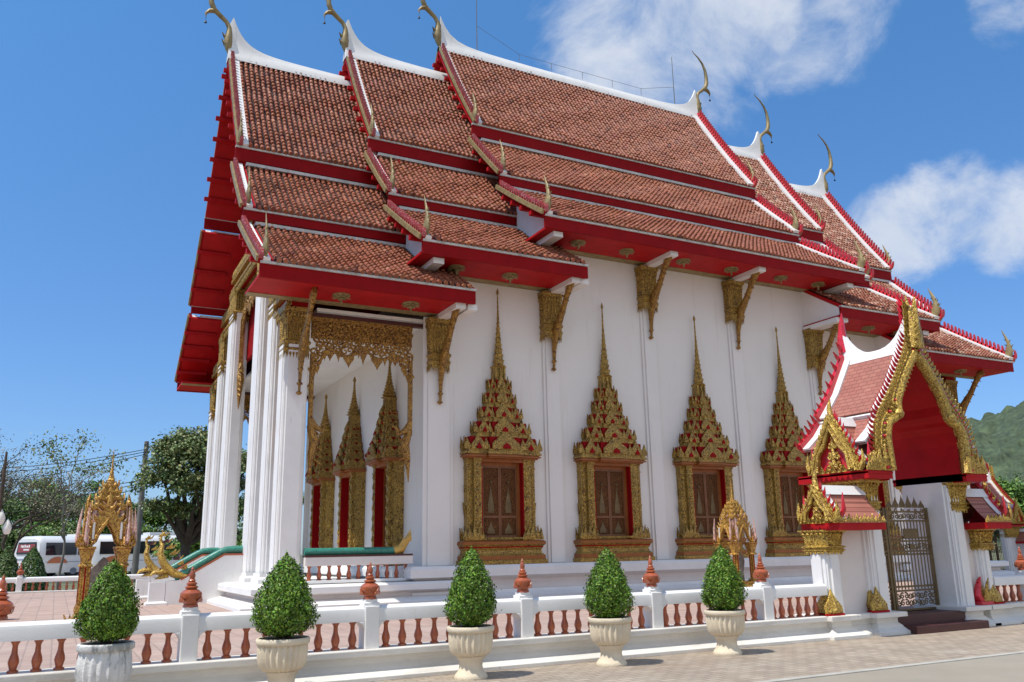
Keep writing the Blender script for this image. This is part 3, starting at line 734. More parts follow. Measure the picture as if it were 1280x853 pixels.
def opening(name, h0, h1, door):
    fb, zc = casement(h0, h1, door=door)
    o = fb.build(name, ['gold', 'red', 'orange'], hall)
    tier_crown(zc, 1.9 if door else 2.1, 2.9 if door else 4.42, .68 if door else 1.).build('spire_crown', ['gold', 'red', 'orange'], o, smooth=30)
    w = .485
    for sx in (-1, 1):
        s = shutter(w-.004, h1-h0-.15, sx).build('shutter', ['door', 'doorframe', 'bronze'], o)
        s.location = (-w if sx < 0 else .004, -.03, h0+.07)
    b = MB(); b.box(-.02, .02, -.075, -.03, h0+.07, h1-.08); b.build('closing_strip', 'doorframe', o)
    return o
win = opening('spired_window', .57, 2.47, False)
for i in range(5):
    o = win if i == 0 else tree_copy(win, hall); o.location = ((i-2)*3.288, -WY-.002, 1.076)
for i in range(5):
    o = tree_copy(win, hall); o.location = ((i-2)*3.288, WY+.002, 1.076); o.rotation_euler = (0, 0, math.pi)
dr = opening('spired_doorway', .0, 2.85, True)
for e in (-1, 1):
    for i, y in enumerate((-3.2, 0, 3.2)):
        o = dr if (i == 0 and e < 0) else tree_copy(dr, hall)
        o.scale = (.80, 1.35, 1.0); o.location = (e*(EX+.002), y, PF+.02); o.rotation_euler = (0, 0, -math.pi/2 if e < 0 else math.pi/2)

# --- porch: beams, ceiling, gilded fretwork valance, naga railing
def spiral(b, c, r, turns, a0, sgn, rad, m=0, ax=((1, 0, 0), (0, 0, 1))):
    u, v = Vector(ax[0]), Vector(ax[1]); n = 12; P = []
    for i in range(n+1):
        k = i/n; a = a0+sgn*turns*2*math.pi*k; rr = r*(1-.82*k)
        P.append(Vector(c)+u*rr*math.cos(a)+v*rr*math.sin(a))
    b.tube(P, [rad*(1-.45*i/n) for i in range(n+1)], 5, m)
def valance(W_, top, seed):
    """carved fretwork hanging between two posts; local x 0..W_, z downward from 0"""
    rr = random.Random(seed); b = MB(); nlob = 3
    def depth(x):
        k = x/W_; e = min(k, 1-k)
        d = .62+.26*abs(math.cos(k*math.pi*nlob))+.8*math.exp(-e*W_/.22)
        return d
    b.box(0, W_, -.03, .04, -.10, 0, 0)
    n = 46
    for i in range(n):     # scalloped lower rim
        x0, x1 = W_*i/n, W_*(i+1)/n
        b.tube([(x0, 0, -depth(x0)), (x1, 0, -depth(x1))], .035, 6, 0)
        if i % 3 == 0: b.leaf((x0, -.02, -depth(x0)+.02), (-1, 0, 0), (0, 0, -1), .1, .16+.1*rr.random(), .04, 0)
    for k in (.18, .36, .5, .64, .82):
        x = W_*k; b.leaf((x, -.02, -depth(x)), (-1, 0, 0), (0, 0, -1), .26, .46 if abs(k-.5) < .01 else .3, .06, 0)
    z = -.12
    b.box(0, W_, .02, .05, -.52, 0, 0)
    cell = .135; nx = int(W_/cell)
    for iz in range(12):
        for ix in range(nx+1):
            x = (ix+.5*(iz % 2))*cell+rr.uniform(-.03, .03); zz = -.13-iz*.105+rr.uniform(-.02, .02)
            if x < .05 or x > W_-.05 or -zz > depth(x)-.03: continue
            spiral(b, (x, rr.uniform(-.02, .01), zz), rr.uniform(.07, .10), 1.15, rr.uniform(0, 6.28), rr.choice((-1, 1)), .033, 0)
    # side strips with hanging flame ends
    for x, s in ((.045, 1), (W_-.045, -1)):
        b.box(x-.045, x+.045, -.05, .05, -2.75, -.9, 0)
        for j in range(16):
            zz = -1.0-j*.11
            b.leaf((x, -.05, zz), (-1, 0, 0), (0, 0, -1), .09, .12, .03, 0)
        pts = [(x, 0, -2.4), (x+s*.10, 0, -2.62), (x+s*.30, 0, -2.72), (x+s*.36, 0, -2.5)]
        b.tube(pts, [.05, .09, .06, .015], 6, 0)
        b.tube([(x, 0, -2.6), (x+s*.12, 0, -2.95), (x+s*.05, 0, -3.3), (x+s*.02, 0, -3.85)], [.08, .12, .08, .01], 6, 0)
        for j in range(5): b.leaf((x+s*.1, -.02, -2.75-j*.16), (0, -1, 0), (s*.8, 0, -.5), .1, .22, .04, 0)
        b.leaf((x+s*.2, -.02, -2.66), (0, -1, 0), (s*.8, 0, .5), .1, .3, .04, 0)
    return b
for e in (-1, 1):
    b = MB(); x = sorted((e*8.45, e*11.3))
    b.box(x[0], x[1], -WY+.05, WY-.05, 7.02, 7.10)
    for sd in (-1, 1):
        y = sorted((sd*(WY-.10), sd*(WY-.42))); b.box(x[0]+.02, x[1]+.02*e, y[0], y[1], 6.985, 7.02)
    b.build('porch_ceiling', 'white', hall)
    x = sorted((e*8.46, e*11.9))
    for sd in (-1, 1):
        b = MB(); y = sorted((sd*(WY-.05), sd*(WY-.2))); b.box(x[0], x[1], y[0], y[1], 6.89, 6.98)
        b.build('lintel', 'maroon', hall)
    # stepped gable beam over the front columns, gilded mouldings and pediment carving
    b = MB()
    for (ya, yb, zc) in ((5.64, 4.26, 7.06), (4.26, 2.62, 8.56), (2.62, -2.62, 9.62), (-2.62, -4.26, 8.56), (-4.26, -5.64, 7.06)):
        y = sorted((ya, yb)); x = sorted((e*11.5, e*11.92)); xo = sorted((e*11.92, e*12.04))
        b.box(x[0], x[1], y[0], y[1], zc, zc+.5, 1)
        b.box(xo[0], xo[1], y[0], y[1], zc+.02, zc+.12, 0); b.box(xo[0], xo[1], y[0], y[1], zc+.34, zc+.46, 0)
        nn = int((y[1]-y[0])/.2)
        for i in range(nn):
            b.leaf((e*11.98, y[0]+(i+.5)*.2, zc+.46), (0, e, 0), (0, 0, 1), .19, .3, .07, 0)
            b.leaf((e*11.98, y[0]+(i+.5)*.2, zc+.02), (0, -e, 0), (0, 0, -1), .19, .24, .06, 0)
    rr = random.Random(5)
    for i in range(170):
        y = rr.uniform(-4.2, 4.2); zmax = np.interp(abs(y), [0, 2.87, 4.7], [18.2-2.3, 13.9-2.3, 11.6-2.3]); z = rr.uniform(9.9, 15.5)
        if abs(y) > 2.6: z = rr.uniform(9.2, 10.5)
        if z > zmax-.3: continue
        spiral(b, (e*11.62, y, z), rr.uniform(.16, .26), 1.2, rr.uniform(0, 6.28), rr.choice((-1, 1)), .06, 0, ((0, 1, 0), (0, 0, 1)))
    for k in range(8):
        z = 10.2+k*.65; b.leaf((e*11.6, 0, z), (0, e, 0), (0, 0, 1), 1.2-.12*k, .8, .16, 0)
    b.build('gable_carving', ['gold', 'red'], hall)
    # valances: two long sides, front bays
    spans = [((e*11.40, -WY+.12), (e*8.86, -WY+.12)), ((e*11.40, WY-.12), (e*8.86, WY-.12))]
    for (p0, p1) in spans:
        xa, xb = sorted((p0[0], p1[0]))
        v = valance(xb-xa, 0, 3).build('fretwork_valance', 'golddark', hall, smooth=40); v.location = (xa, p0[1], 6.89)
    for (ya, yb, zt) in ((-4.98, -4.28, 7.02), (-3.58, -2.62, 8.5), (-1.76, 1.76, 9.6), (2.62, 3.58, 8.5), (4.28, 4.98, 7.02)):
        v = valance(yb-ya, 0, 4).build('fretwork_valance', 'golddark', hall, smooth=40)
        v.location = (e*11.75, yb if e < 0 else ya, zt); v.rotation_euler = (0, 0, -math.pi/2 if e < 0 else math.pi/2)
BAL = [(.0, 0), (.062, 0), (.062, .03), (.04, .045), (.05, .09), (.062, .14), (.056, .19), (.034, .27), (.030, .36), (.040, .395), (.052, .41), (.052, .44), (0, .44)]
def baluster_mesh(h, w=1.):
    b = MB(); k = h/.44; b.lathe([(r*w, z*k) for r, z in BAL], (0, 0, 0), 10); return b
def porch_rail(e, sd):
    L_ = 2.52; xa = sorted((e*11.40, e*8.86))[0]
    b = MB(); y = sd*(WY-.02)
    b.box(0, L_, -.16, .12, .0, .06, 1); b.box(0, L_, -.14, .1, .37, .56, 0)
    b.box(0, L_, -.15, .11, .56, .60, 2)
    o = b.build('porch_railing', ['pinkwall', 'white', 'maroon'], hall, bevel=.008); o.location = (xa, y, PF+.02); o.rotation_euler = (0, 0, 0)
    g = MB(); g.tube([(0, -.02, .675), (L_-.42, -.02, .675)], .085, 12, 0, 1); g.build('naga_body_rail', 'green', o, smooth=50)
    t = MB(); t.tube([(L_-.44, -.02, .66), (L_-.25, -.02, .72), (L_-.08, -.02, .95), (L_-.02, -.02, 1.15)], [.10, .11, .07, .01], 8); 
    for i in range(4): t.leaf((L_-.30+.07*i, -.06, .70+.06*i), (1, 0, 0), (.3, -.1, 1), .12, .3-.03*i, .05)
    t.build('naga_tail', 'goldplain', o, smooth=50)
    bm = baluster_mesh(.31, .95); b0 = None
    for i in range(11):
        if b0 is None: b0 = bm.build('baluster', 'terracotta', o, smooth=50); q = b0
        else: q = part_copy(b0, o, (0, 0, 0))
        q.location = (.13+i*.226, 0, .06)
    return o
pr = porch_rail(-1, -1)
for (e, sd) in ((-1, 1), (1, -1), (1, 1)):
    o = tree_copy(pr, hall); o.location = (sorted((e*11.40, e*8.86))[0], sd*(WY-.02), PF+.02)

# --- front stairs with naga balustrades
def naga_head():
    b = MB()
    for k, (ox, sc) in enumerate(((0, 1.),)):
        key = [(.60, .04, .12), (.35, .10, .17), (.12, .18, .19), (-.05, .32, .19), (-.17, .5, .165), (-.22, .68, .135), (-.19, .86, .10), (-.24, 1.02, .06), (-.20, 1.16, .02), (-.22, 1.24, .006)]
        b.tube([(x, 0, z) for x, z, r in key], [r for *_, r in key], 10, 0, .55, up=(0, 1, 0))
        b.tube([(-.02, 0, .26), (-.22, 0, .24), (-.36, 0, .2), (-.42, 0, .12)], [.14, .11, .07, .02], 8, 0, .6, up=(0, 1, 0))
        b.tube([(.0, 0, .14), (-.18, 0, .1), (-.3, 0, .06)], [.10, .08, .02], 8, 0, .6, up=(0, 1, 0))
        b.lathe([(.0, -.02), (.03, 0), (0, .03)], (-.2, -.07, .30), 8, 1); b.lathe([(.0, -.02), (.03, 0), (0, .03)], (-.2, .07, .30), 8, 1)
        for i in range(9):
            k2 = i/8; x = .5-.75*k2; z = .12+.95*k2**1.3
            i > 3 and b.leaf((x+.08, 0, z+.02), (0, 1, 0), (.75, 0, .65), .10, .15, .05, 0); b.leaf((x+.02, -.06, z), (1, 0, 0), (.5, -.15, .8), .14, .16, .04, 1 if i % 3 == 1 else 0)
    return b
b = MB()
for e in (-1, 1):
    for i, (xx, z) in enumerate(((12.9, .60), (13.25, .45), (13.6, .31))):
        x = sorted((e*12.3, e*xx)); b.box(x[0], x[1], -1.75, 1.75, .2+.003*i, z)
st = b.build('staircase', 'white', hall, bevel=.01)
nh = naga_head().build('naga_head', ['goldbright', 'maroon'], st, smooth=50); firstn = True
for e in (-1, 1):
    for sd in (-1, 1):
        y0, y1 = sorted((sd*1.72, sd*2.06))
        w = MB(); pts = [(e*13.83, .2), (e*13.83, .82), (e*13.55, .84), (e*12.55, 1.42), (e*11.8, 1.42), (e*11.8, .2)]
        w.prism([(x, y0, z) for x, z in pts], (0, y1-y0, 0), 0)
        pts = [(e*13.78, .855), (e*13.5, .875), (e*12.5, 1.455), (e*11.95, 1.455)]
        for (xa, za), (xb, zb_) in zip(pts[1:], pts[2:]):
            w.prism([(xa, y0-.02, za-.045), (xa, y0-.02, za), (xb, y0-.02, zb_), (xb, y0-.02, zb_-.045)], (0, y1-y0+.04, 0), 1)
        w.build('stair_wall', ['white', 'terracotta'], st)
        g = MB(); ym = (y0+y1)/2
        g.tube([(e*x, ym, z+.07) for x, z in ((13.62, .80), (13.3, 1.0), (12.9, 1.23), (12.6, 1.40), (12.45, 1.46), (12.25, 1.475), (11.95, 1.475))], .10, 12)
        g.build('naga_body_rail', 'green', st, smooth=50)
        h = nh if firstn else part_copy(nh, st, (0, 0, 0)); firstn = False
        h.location = (e*13.78, ym, .82); h.rotation_euler = (0, 0, 0 if e < 0 else math.pi)
        b2 = MB(); b2.box(min(e*14.2, e*13.84), max(e*14.2, e*13.84), y0-.0, y1, .2, .80); b2.ring(min(e*14.2, e*13.84), max(e*14.2, e*13.84), y0, y1, [(.06, .2), (.06, .32), (.0, .36)], 0); b2.build('newel', 'white', st)
# --- lightning rods with their wire
for x, h in ((-4.35, 2.6), (4.7, 2.1)):
    b = MB(); b.tube([(x, 0, 19.1), (x, 0, 19.3+h)], [.02, .012], 5); b.build('lightning_rod', 'grey', hall)
b = MB(); P = [(-4.35, 0, 20.2)]+[(x, 0, 19.5) for x in (-2.6, -1.2, 0.2, 1.6, 3.0)]+[(4.7, 0, 20.0)]
b.tube(P, .008, 4)
for p in P[1:-1]: b.tube([(p[0], 0, 19.2), p], .01, 4)
b.build('conductor_wire', 'grey', hall)

# ------------------------------------------------------------------ BOUNDARY WALLS
FIN = [(.0, 0), (.085, 0), (.085, .025), (.075, .04), (.10, .07), (.125, .12), (.12, .16), (.085, .19), (.055, .205), (.075, .215), (.075, .23), (.045, .245), (.06, .255), (.06, .27), (.035, .285), (.045, .295), (.028, .315), (.036, .35), (.026, .39), (.014, .41), (.02, .425), (.008, .445), (.0, .46)]
def finial_mesh(s=1.):
    b = MB(); b.lathe([(r*s*.92, z*s*.93) for r, z in FIN], (0, 0, 0), 14)
    for i in range(6):
        a = i*math.pi/3; c, n = math.cos(a), math.sin(a)
        b.leaf((c*.098*s, n*.098*s, .055*s), (-n, c, 0), (c*.30-(c*.0), n*.30, 1), .10*s, .075*s, .016*s)
    return b
baluster0 = None; finial0 = None
def boundary_wall(x0, x1, posts, y, label, gaps=(), nb=9, pw=.088, closed_ends=True):
    """white balustrade on a moulded base; local x along the wall, origin at x0"""
    global baluster0, finial0
    t = thing('boundary_wall', label, 'balustrade', (x0, y, 0), 0, 'white balustrade walls round the temple')
    L_ = x1-x0
    prof = [(-.27, 0), (-.27, .045), (-.25, .055), (-.15, .11), (-.09, .17), (-.09, .235), (-.12, .25), (-.19, .262), (-.19, .325), (-.18, .335), (.2, .335), (.2, 0)]
    b = MB(); vs = []
    for x in (0, L_): vs += [(x, a, z) for a, z in prof]
    n = len(prof)
    b.faces(vs, [(i, i+n, (i+1) % n+n, (i+1) % n) for i in range(n)]+[tuple(range(n)), tuple(range(2*n-1, n-1, -1))], 0)
    b.build('base', 'cream', t, bevel=.006)
    xs = [p-x0 for p in posts]; edges = [0]+xs+[L_]
    r = MB()
    rp = [(-.105, .635), (-.105, .74), (-.095, .775), (-.06, .80), (.0, .808), (.06, .80), (.095, .775), (.105, .74), (.105, .635)]
    vs = [];  n = len(rp)
    for x in (0, L_): vs += [(x, a, z) for a, z in rp]
    r.faces(vs, [(i, i+n, (i+1) % n+n, (i+1) % n) for i in range(n)]+[tuple(range(n)), tuple(range(2*n-1, n-1, -1))], 0)
    r.build('handrail', 'white', t, smooth=30)
    for x in xs:
        p = MB(); p.box(x-pw, x+pw, -.12, .12, .33, .805); p.ring(x-.075, x+.075, -.075, .075, [(.02, .80), (.02, .835), (.0, .845), (.0, .875)], 0)
        for s in (-1, 1): p.prism([(x+s*pw, -.108, .635), (x+s*pw, -.108, .55), (x+s*(pw+.03), -.108, .60), (x+s*(pw+.085), -.108, .635)], (0, .216, 0), 0)
        p.build('post', 'white', t, bevel=.012)
        if finial0 is None: finial0 = finial_mesh().build('finial', 'terracotta', t, smooth=40); o = finial0
        else: o = part_copy(finial0, t, (0, 0, 0))
        o.location = (x, 0, .872); o.rotation_euler = (0, 0, random.uniform(0, 6))
    for a, c in zip(edges, edges[1:]):
        if c-a < .5: continue
        k = max(1, round(nb*(c-a)/2.0)); 
        for i in range(k):
            x = a+(c-a)*(i+1)/(k+1)
            if any(g0 < x < g1 for g0, g1 in gaps): continue
            if baluster0 is None: baluster0 = baluster_mesh(.305, .82).build('baluster', 'terracotta', t, smooth=50); o = baluster0
            else: o = part_copy(baluster0, t, (0, 0, 0))
            o.location = (x, random.uniform(-.004, .004), .333); o.rotation_euler = (0, 0, random.uniform(0, 6))
    return t
FP = [-20.93, -18.93, -16.93, -14.94, -12.95, -10.91, -8.88, -6.85]
boundary_wall(-22.5, -5.62, FP, -14.95, 'long white balustrade with terracotta balusters, running behind the row of potted bushes')
boundary_wall(-1.50, 15.2, [-.5, 1.5, 3.5, 5.5, 7.5, 9.5, 11.5, 13.5], -14.95, 'white balustrade starting on the right side of the pillared gate')
boundary_wall(-27.0, -8.6, [-25, -23, -21, -19.2, -17.3, -15.2, -13.1, -11.0, -9.0], 9.9, 'white balustrade at the back of the courtyard in front of the parked bus')

# ------------------------------------------------------------------ ENTRANCE GATE
def crest(b, p0, p1, n, h, w, out, m):
    p0, p1 = Vector(p0), Vector(p1); u = (p1-p0).normalized()
    for i in range(n):
        b.leaf(p0+(p1-p0)*((i+.5)/n), u, Vector((0, 0, 1))+Vector(out)*.1, w, h*(1 if i % 2 == 0 else .75), .035, m)
def small_pediment(x, yc, hw, z0, zt, s):
    """carved gable plate facing +-x"""
    b = MB(); G, RD = 0, 1; e = s
    def prof(f, zz): return [(yc+f*hw*k, z0+(zt-z0)*(1-k)**.85*zz) for k in (1, .8, .6, .4, .2, 0)]
    Lp = [(yc-hw*k, z0+(zt-z0)*(1-k)**.85) for k in (1, .8, .6, .4, .2, .06)]; Rp = [(2*yc-y, z) for y, z in reversed(Lp)]
    outer = Lp+Rp
    inner = [(yc-hw*.62, z0+.03), (yc-hw*.55, z0+(zt-z0)*.30), (yc-hw*.30, z0+(zt-z0)*.44), (yc-hw*.2, z0+(zt-z0)*.55), (yc, z0+(zt-z0)*.74)]
    inner = inner+[(2*yc-y, z) for y, z in reversed(inner[:-1])]
    b.prism([(x-e*.06, y, z) for y, z in outer], (e*.05, 0, 0), RD)
    n = len(outer)
    # gilded border band: strips between inner and outer outline
    oi = [inner[min(len(inner)-1, round(i*(len(inner)-1)/(n-1)))] for i in range(n)]
    for i in range(n-1):
        a, c, d, f = outer[i], outer[i+1], oi[i+1], oi[i]
        vs = [(x+dx*e, *q) for dx in (0, .075) for q in (a, c, d, f)]
        b.faces(vs, [(4, 5, 6, 7), (0, 1, 5, 4), (2, 3, 7, 6), (1, 2, 6, 5), (3, 0, 4, 7)], G)
    for i in range(n-1):
        a, c = Vector((x, *outer[i])), Vector((x, *outer[i+1])); m_ = (a+c)/2; nrm = Vector((0, m_.y-yc, (zt-z0)*.35)).normalized()
        k = 2 if (c-a).length > .14 else 1
        for j in range(k):
            q = a+(c-a)*((j+.5)/k); b.leaf(q+Vector((e*.03, 0, 0))-nrm*.02, (0, e, 0), nrm+Vector((0, 0, .5)), .085, .10, .04, G)
            b.leaf(q+Vector((-e*.04, 0, 0)), (0, e, 0), nrm+Vector((0, 0, .6)), .06, .13, .03, RD)
    b.tube([(x+e*.08, y, z) for y, z in inner], .03, 6, G); b.tube([(x+e*.08, (y*.45+o_[0]*.55), (z*.45+o_[1]*.55)) for (y, z), o_ in zip(oi, outer)], .022, 6, G)
    # carved scrolls inside
    rr = random.Random(3)
    for k in range(3):
        zz = z0+.1+k*(zt-z0)*.17; r = hw*.22*(1-.22*k)
        for sg in (-1, 1): spiral(b, (x+e*.03, yc+sg*r*.9, zz), r*.62, 1.1, math.pi/2, sg, .028, G, ((0, 1, 0), (0, 0, 1)))
        b.leaf((x+e*.02, yc, zz-.03), (0, e, 0), (0, 0, 1), r*.9, (zt-z0)*.24, .06, G)
    crest(b, (x+e*.09, yc-hw*.95, z0), (x+e*.09, yc+hw*.95, z0), 9, .13, .1, (e, 0, 0), G)
    b.tube([(x, yc, zt-.05), (x+e*.02, yc, zt+.08), (x, yc, zt+.18), (x-e*.03, yc, zt+.26)], [.05, .042, .026, .006], 6, G)
    for sg in (-1, 1):  # turned-up ends
        b.tube([(x+e*.02, yc+sg*hw*.9, z0+.04), (x+e*.02, yc+sg*hw*1.0, z0+.08), (x+e*.02, yc+sg*hw*1.08, z0+.18), (x+e*.02, yc+sg*hw*1.04, z0+.34)], [.06, .055, .035, .008], 6, G)
        b.tube([(x-e*.10, yc+sg*hw*.9, z0+.1), (x-e*.12, yc+sg*hw*1.06, z0+.2), (x-e*.12, yc+sg*hw*1.08, z0+.46)], [.05, .04, .008], 6, RD)
    return b
gate = thing('entrance_gate', 'tall gilded temple gate with red arched vault, red roof and white pillars over dark steps', 'gate', (-3.35, -15.1, 0))
OUT = [(1.18, 2.55), (1.20, 3.0), (1.14, 3.33), (.96, 3.58), (.75, 3.82), (.49, 4.18), (.24, 4.55), (.07, 4.9)]
INN = [(.93, 2.55), (.96, 3.05), (.92, 3.28), (.82, 3.40), (.66, 3.44), (.60, 3.56), (.60, 3.72), (.42, 4.05), (.2, 4.36), (.0, 4.60)]
def gate_front(y, d, gm):
    b = MB(); n = 22
    def samp(P, k):
        L = [0]
        for a, c in zip(P, P[1:]): L.append(L[-1]+math.dist(a, c))
        t = L[-1]*k; return (np.interp(t, L, [p[0] for p in P]), np.interp(t, L, [p[1] for p in P]))
    for s in (-1, 1):
        A = [samp(OUT, i/n) for i in range(n+1)]; B = [samp(INN, i/n) for i in range(n+1)]
        for i in range(n):
            q = [A[i], A[i+1], B[i+1], B[i]]
            vs = [(s*x, y+dy, z) for dy in (0, .1) for x, z in q]
            b.faces(vs, [(0, 1, 2, 3), (4, 7, 6, 5), (0, 4, 5, 1), (2, 6, 7, 3)], 1 if False else gm)
        b.tube([(s*(x+.03), y-.01, z) for x, z in B], .085, 8, 0)          # heavy gilded roll along the arch
        b.tube([(s*(x*.5+u*.5), y-.0, z*.5+w*.5) for (x, z), (u, w) in zip(A, B)], .035, 6, 0)
        b.lathe([(0, -.11), (.09, -.06), (.11, 0), (.09, .06), (0, .11)], (s*.66, y-.03, 3.50), 10, 0)
        L = 30
        for i in range(L):
            x, z = samp(OUT, (i+.5)/L); x2, z2 = samp(OUT, min(1, (i+.8)/L)); tx, tz = x2-x, z2-z; l = math.hypot(tx, tz); nx, nz = tz/l, -tx/l
            b.leaf((s*x, y-.02, z), (1, 0, 0), (s*nx*.9, -.1, nz*.5+.75), .10, .13, .05, 0)
            b.leaf((s*(x+nx*.02), y+.07, z+.02), (1, 0, 0), (s*nx, 0, nz*.5+.8), .09, .17, .04, 1)
            x3, z3 = x-nx*.12, z-nz*.12
            b.lathe([(0, -.045), (.045, 0), (0, .045)], (s*x3, y-.03, z3), 6, 0 if i % 3 else 1)
            b.leaf((s*(x-nx*.2), y-.03, z-nz*.2), (1, 0, 0), (s*nx*.6, -.15, .8), .09, .10, .04, 0)
    # apex spire
    b.tube([(0, y, 4.7), (0, y-.04, 4.9), (0, y-.05, 5.15), (0, y, 5.4), (0, y+.02, 5.66)], [.14, .12, .085, .05, .006], 8, 0)
    for i in range(7):
        z = 4.7+i*.115
        b.leaf((0, y-.1, z), (1, 0, 0), (0, -.2, 1), .22-.025*i, .2, .06, 0)
        for s in (-1, 1): b.leaf((s*(.12-.01*i), y-.04, z), (s*.5, 0, 0), (s*.6, 0, .8), .14, .2, .05, 0)
        b.leaf((0, y+.09, z+.1), (-1, 0, 0), (0, .5, 1), .12, .26, .04, 1)
    return b
gate_front(-.33, .1, 0).build('arch_frame', ['goldbright', 'redglass'], gate, smooth=35)
# red vault and rear wall
b = MB(); full = [(-x, z) for x, z in INN]+[(x, z) for x, z in reversed(INN[:-1])]
for (x0, z0), (x1, z1) in zip(full, full[1:]): b.faces([(x0, -.26, z0), (x1, -.26, z1), (x1, 1.1, z1), (x0, 1.1, z0)], [(0, 1, 2, 3)], 0)
b.faces([(sx*xx, yy, zz) for sx in (-1, 1) for xx, yy, zz in ((.93, -.26, 2.40), (.93, 1.1, 2.40), (.93, 1.1, 2.56), (.93, -.26, 2.56))], [(0, 1, 2, 3), (4, 5, 6, 7)], 0)
b.build('vault', 'redvivid', gate)
# main roof over the arch: steep flat-tiled slopes with white verges
GR = [(.0, 4.78), (.22, 4.42), (.46, 4.03), (.72, 3.72), (.86, 3.56)]; GL = [(.86, 3.44), (1.06, 3.22), (1.36, 2.98)]
b = MB()
def strip(P, y0, y1, off, m, s):
    Q = []
    for i, (x, z) in enumerate(P):
        a, c = P[max(0, i-1)], P[min(len(P)-1, i+1)]; l = math.dist(a, c); Q.append((x-(c[1]-a[1])/l*off, z+(c[0]-a[0])/l*off))
    for (p, q), (p2, q2) in zip(zip(P, P[1:]), zip(Q, Q[1:])):
        vs = [(s*x, y, z) for y in (y0, y1) for x, z in (p, q, q2, p2)]
        b.faces(vs, [(0, 1, 2, 3), (4, 7, 6, 5), (0, 4, 5, 1), (1, 5, 6, 2), (2, 6, 7, 3), (3, 7, 4, 0)], m)
for s in (-1, 1):
    strip(GR, -.25, 1.08, .04, 0, s); strip(GL, -.25, 1.08, .04, 0, s)
    for P in (GR, GL):
        strip(P, .94, 1.08, .075, 1, s); strip(P, -.25, -.05, .07, 1, s); strip(P, 1.08, 1.16, .16, 2, s)
    bb = [(.86, 3.44), (.86, 3.56)]
    strip([(.80, 3.42), (.86, 3.44), (.92, 3.52)], -.25, 1.08, .05, 1, s)
    for i in range(15):
        k = i/14; x = np.interp(k, [0, .6, 1], [.05, .86, 1.36]); z = np.interp(k, [0, .35, .6, 1], [4.95, 4.0, 3.58, 3.02])
        b.leaf((s*(x+.06), 1.12, z), (1, 0, 0), (s*.7, 0, .75), .10, .2, .05, 2); b.leaf((s*(x+.06), 1.09, z), (-1, 0, 0), (s*.7, 0, .75), .10, .2, .05, 2)
vs = []; n = 12
for i in range(n+1):
    y = -.25+1.35*i/n; k = abs(i/n-.5)*2; top = 4.80+.46*k**2.6
    for (x, z) in ((-.15, 4.60), (-.1, 4.72), (-.05, top), (.05, top), (.1, 4.72), (.15, 4.60)): vs.append((x, y, z))
b.faces(vs, [(i*6+j, i*6+j+1, i*6+j+7, i*6+j+6) for i in range(n) for j in range(5)]+[tuple(range(5, -1, -1)), tuple(range(n*6, n*6+6))], 1)
b.tube([(0, 1.12, 4.9), (0, 1.16, 5.2), (0, 1.13, 5.5), (0, 1.11, 5.7)], [.12, .09, .05, .006], 8, 2)
b.build('gate_roof', ['gatetile', 'white', 'redglass'], gate, smooth=35)
bigcap = capital(.34, .47, 1.35, .98); smallcap = capital(.36, .34, 1.25, .40)
wedge = None
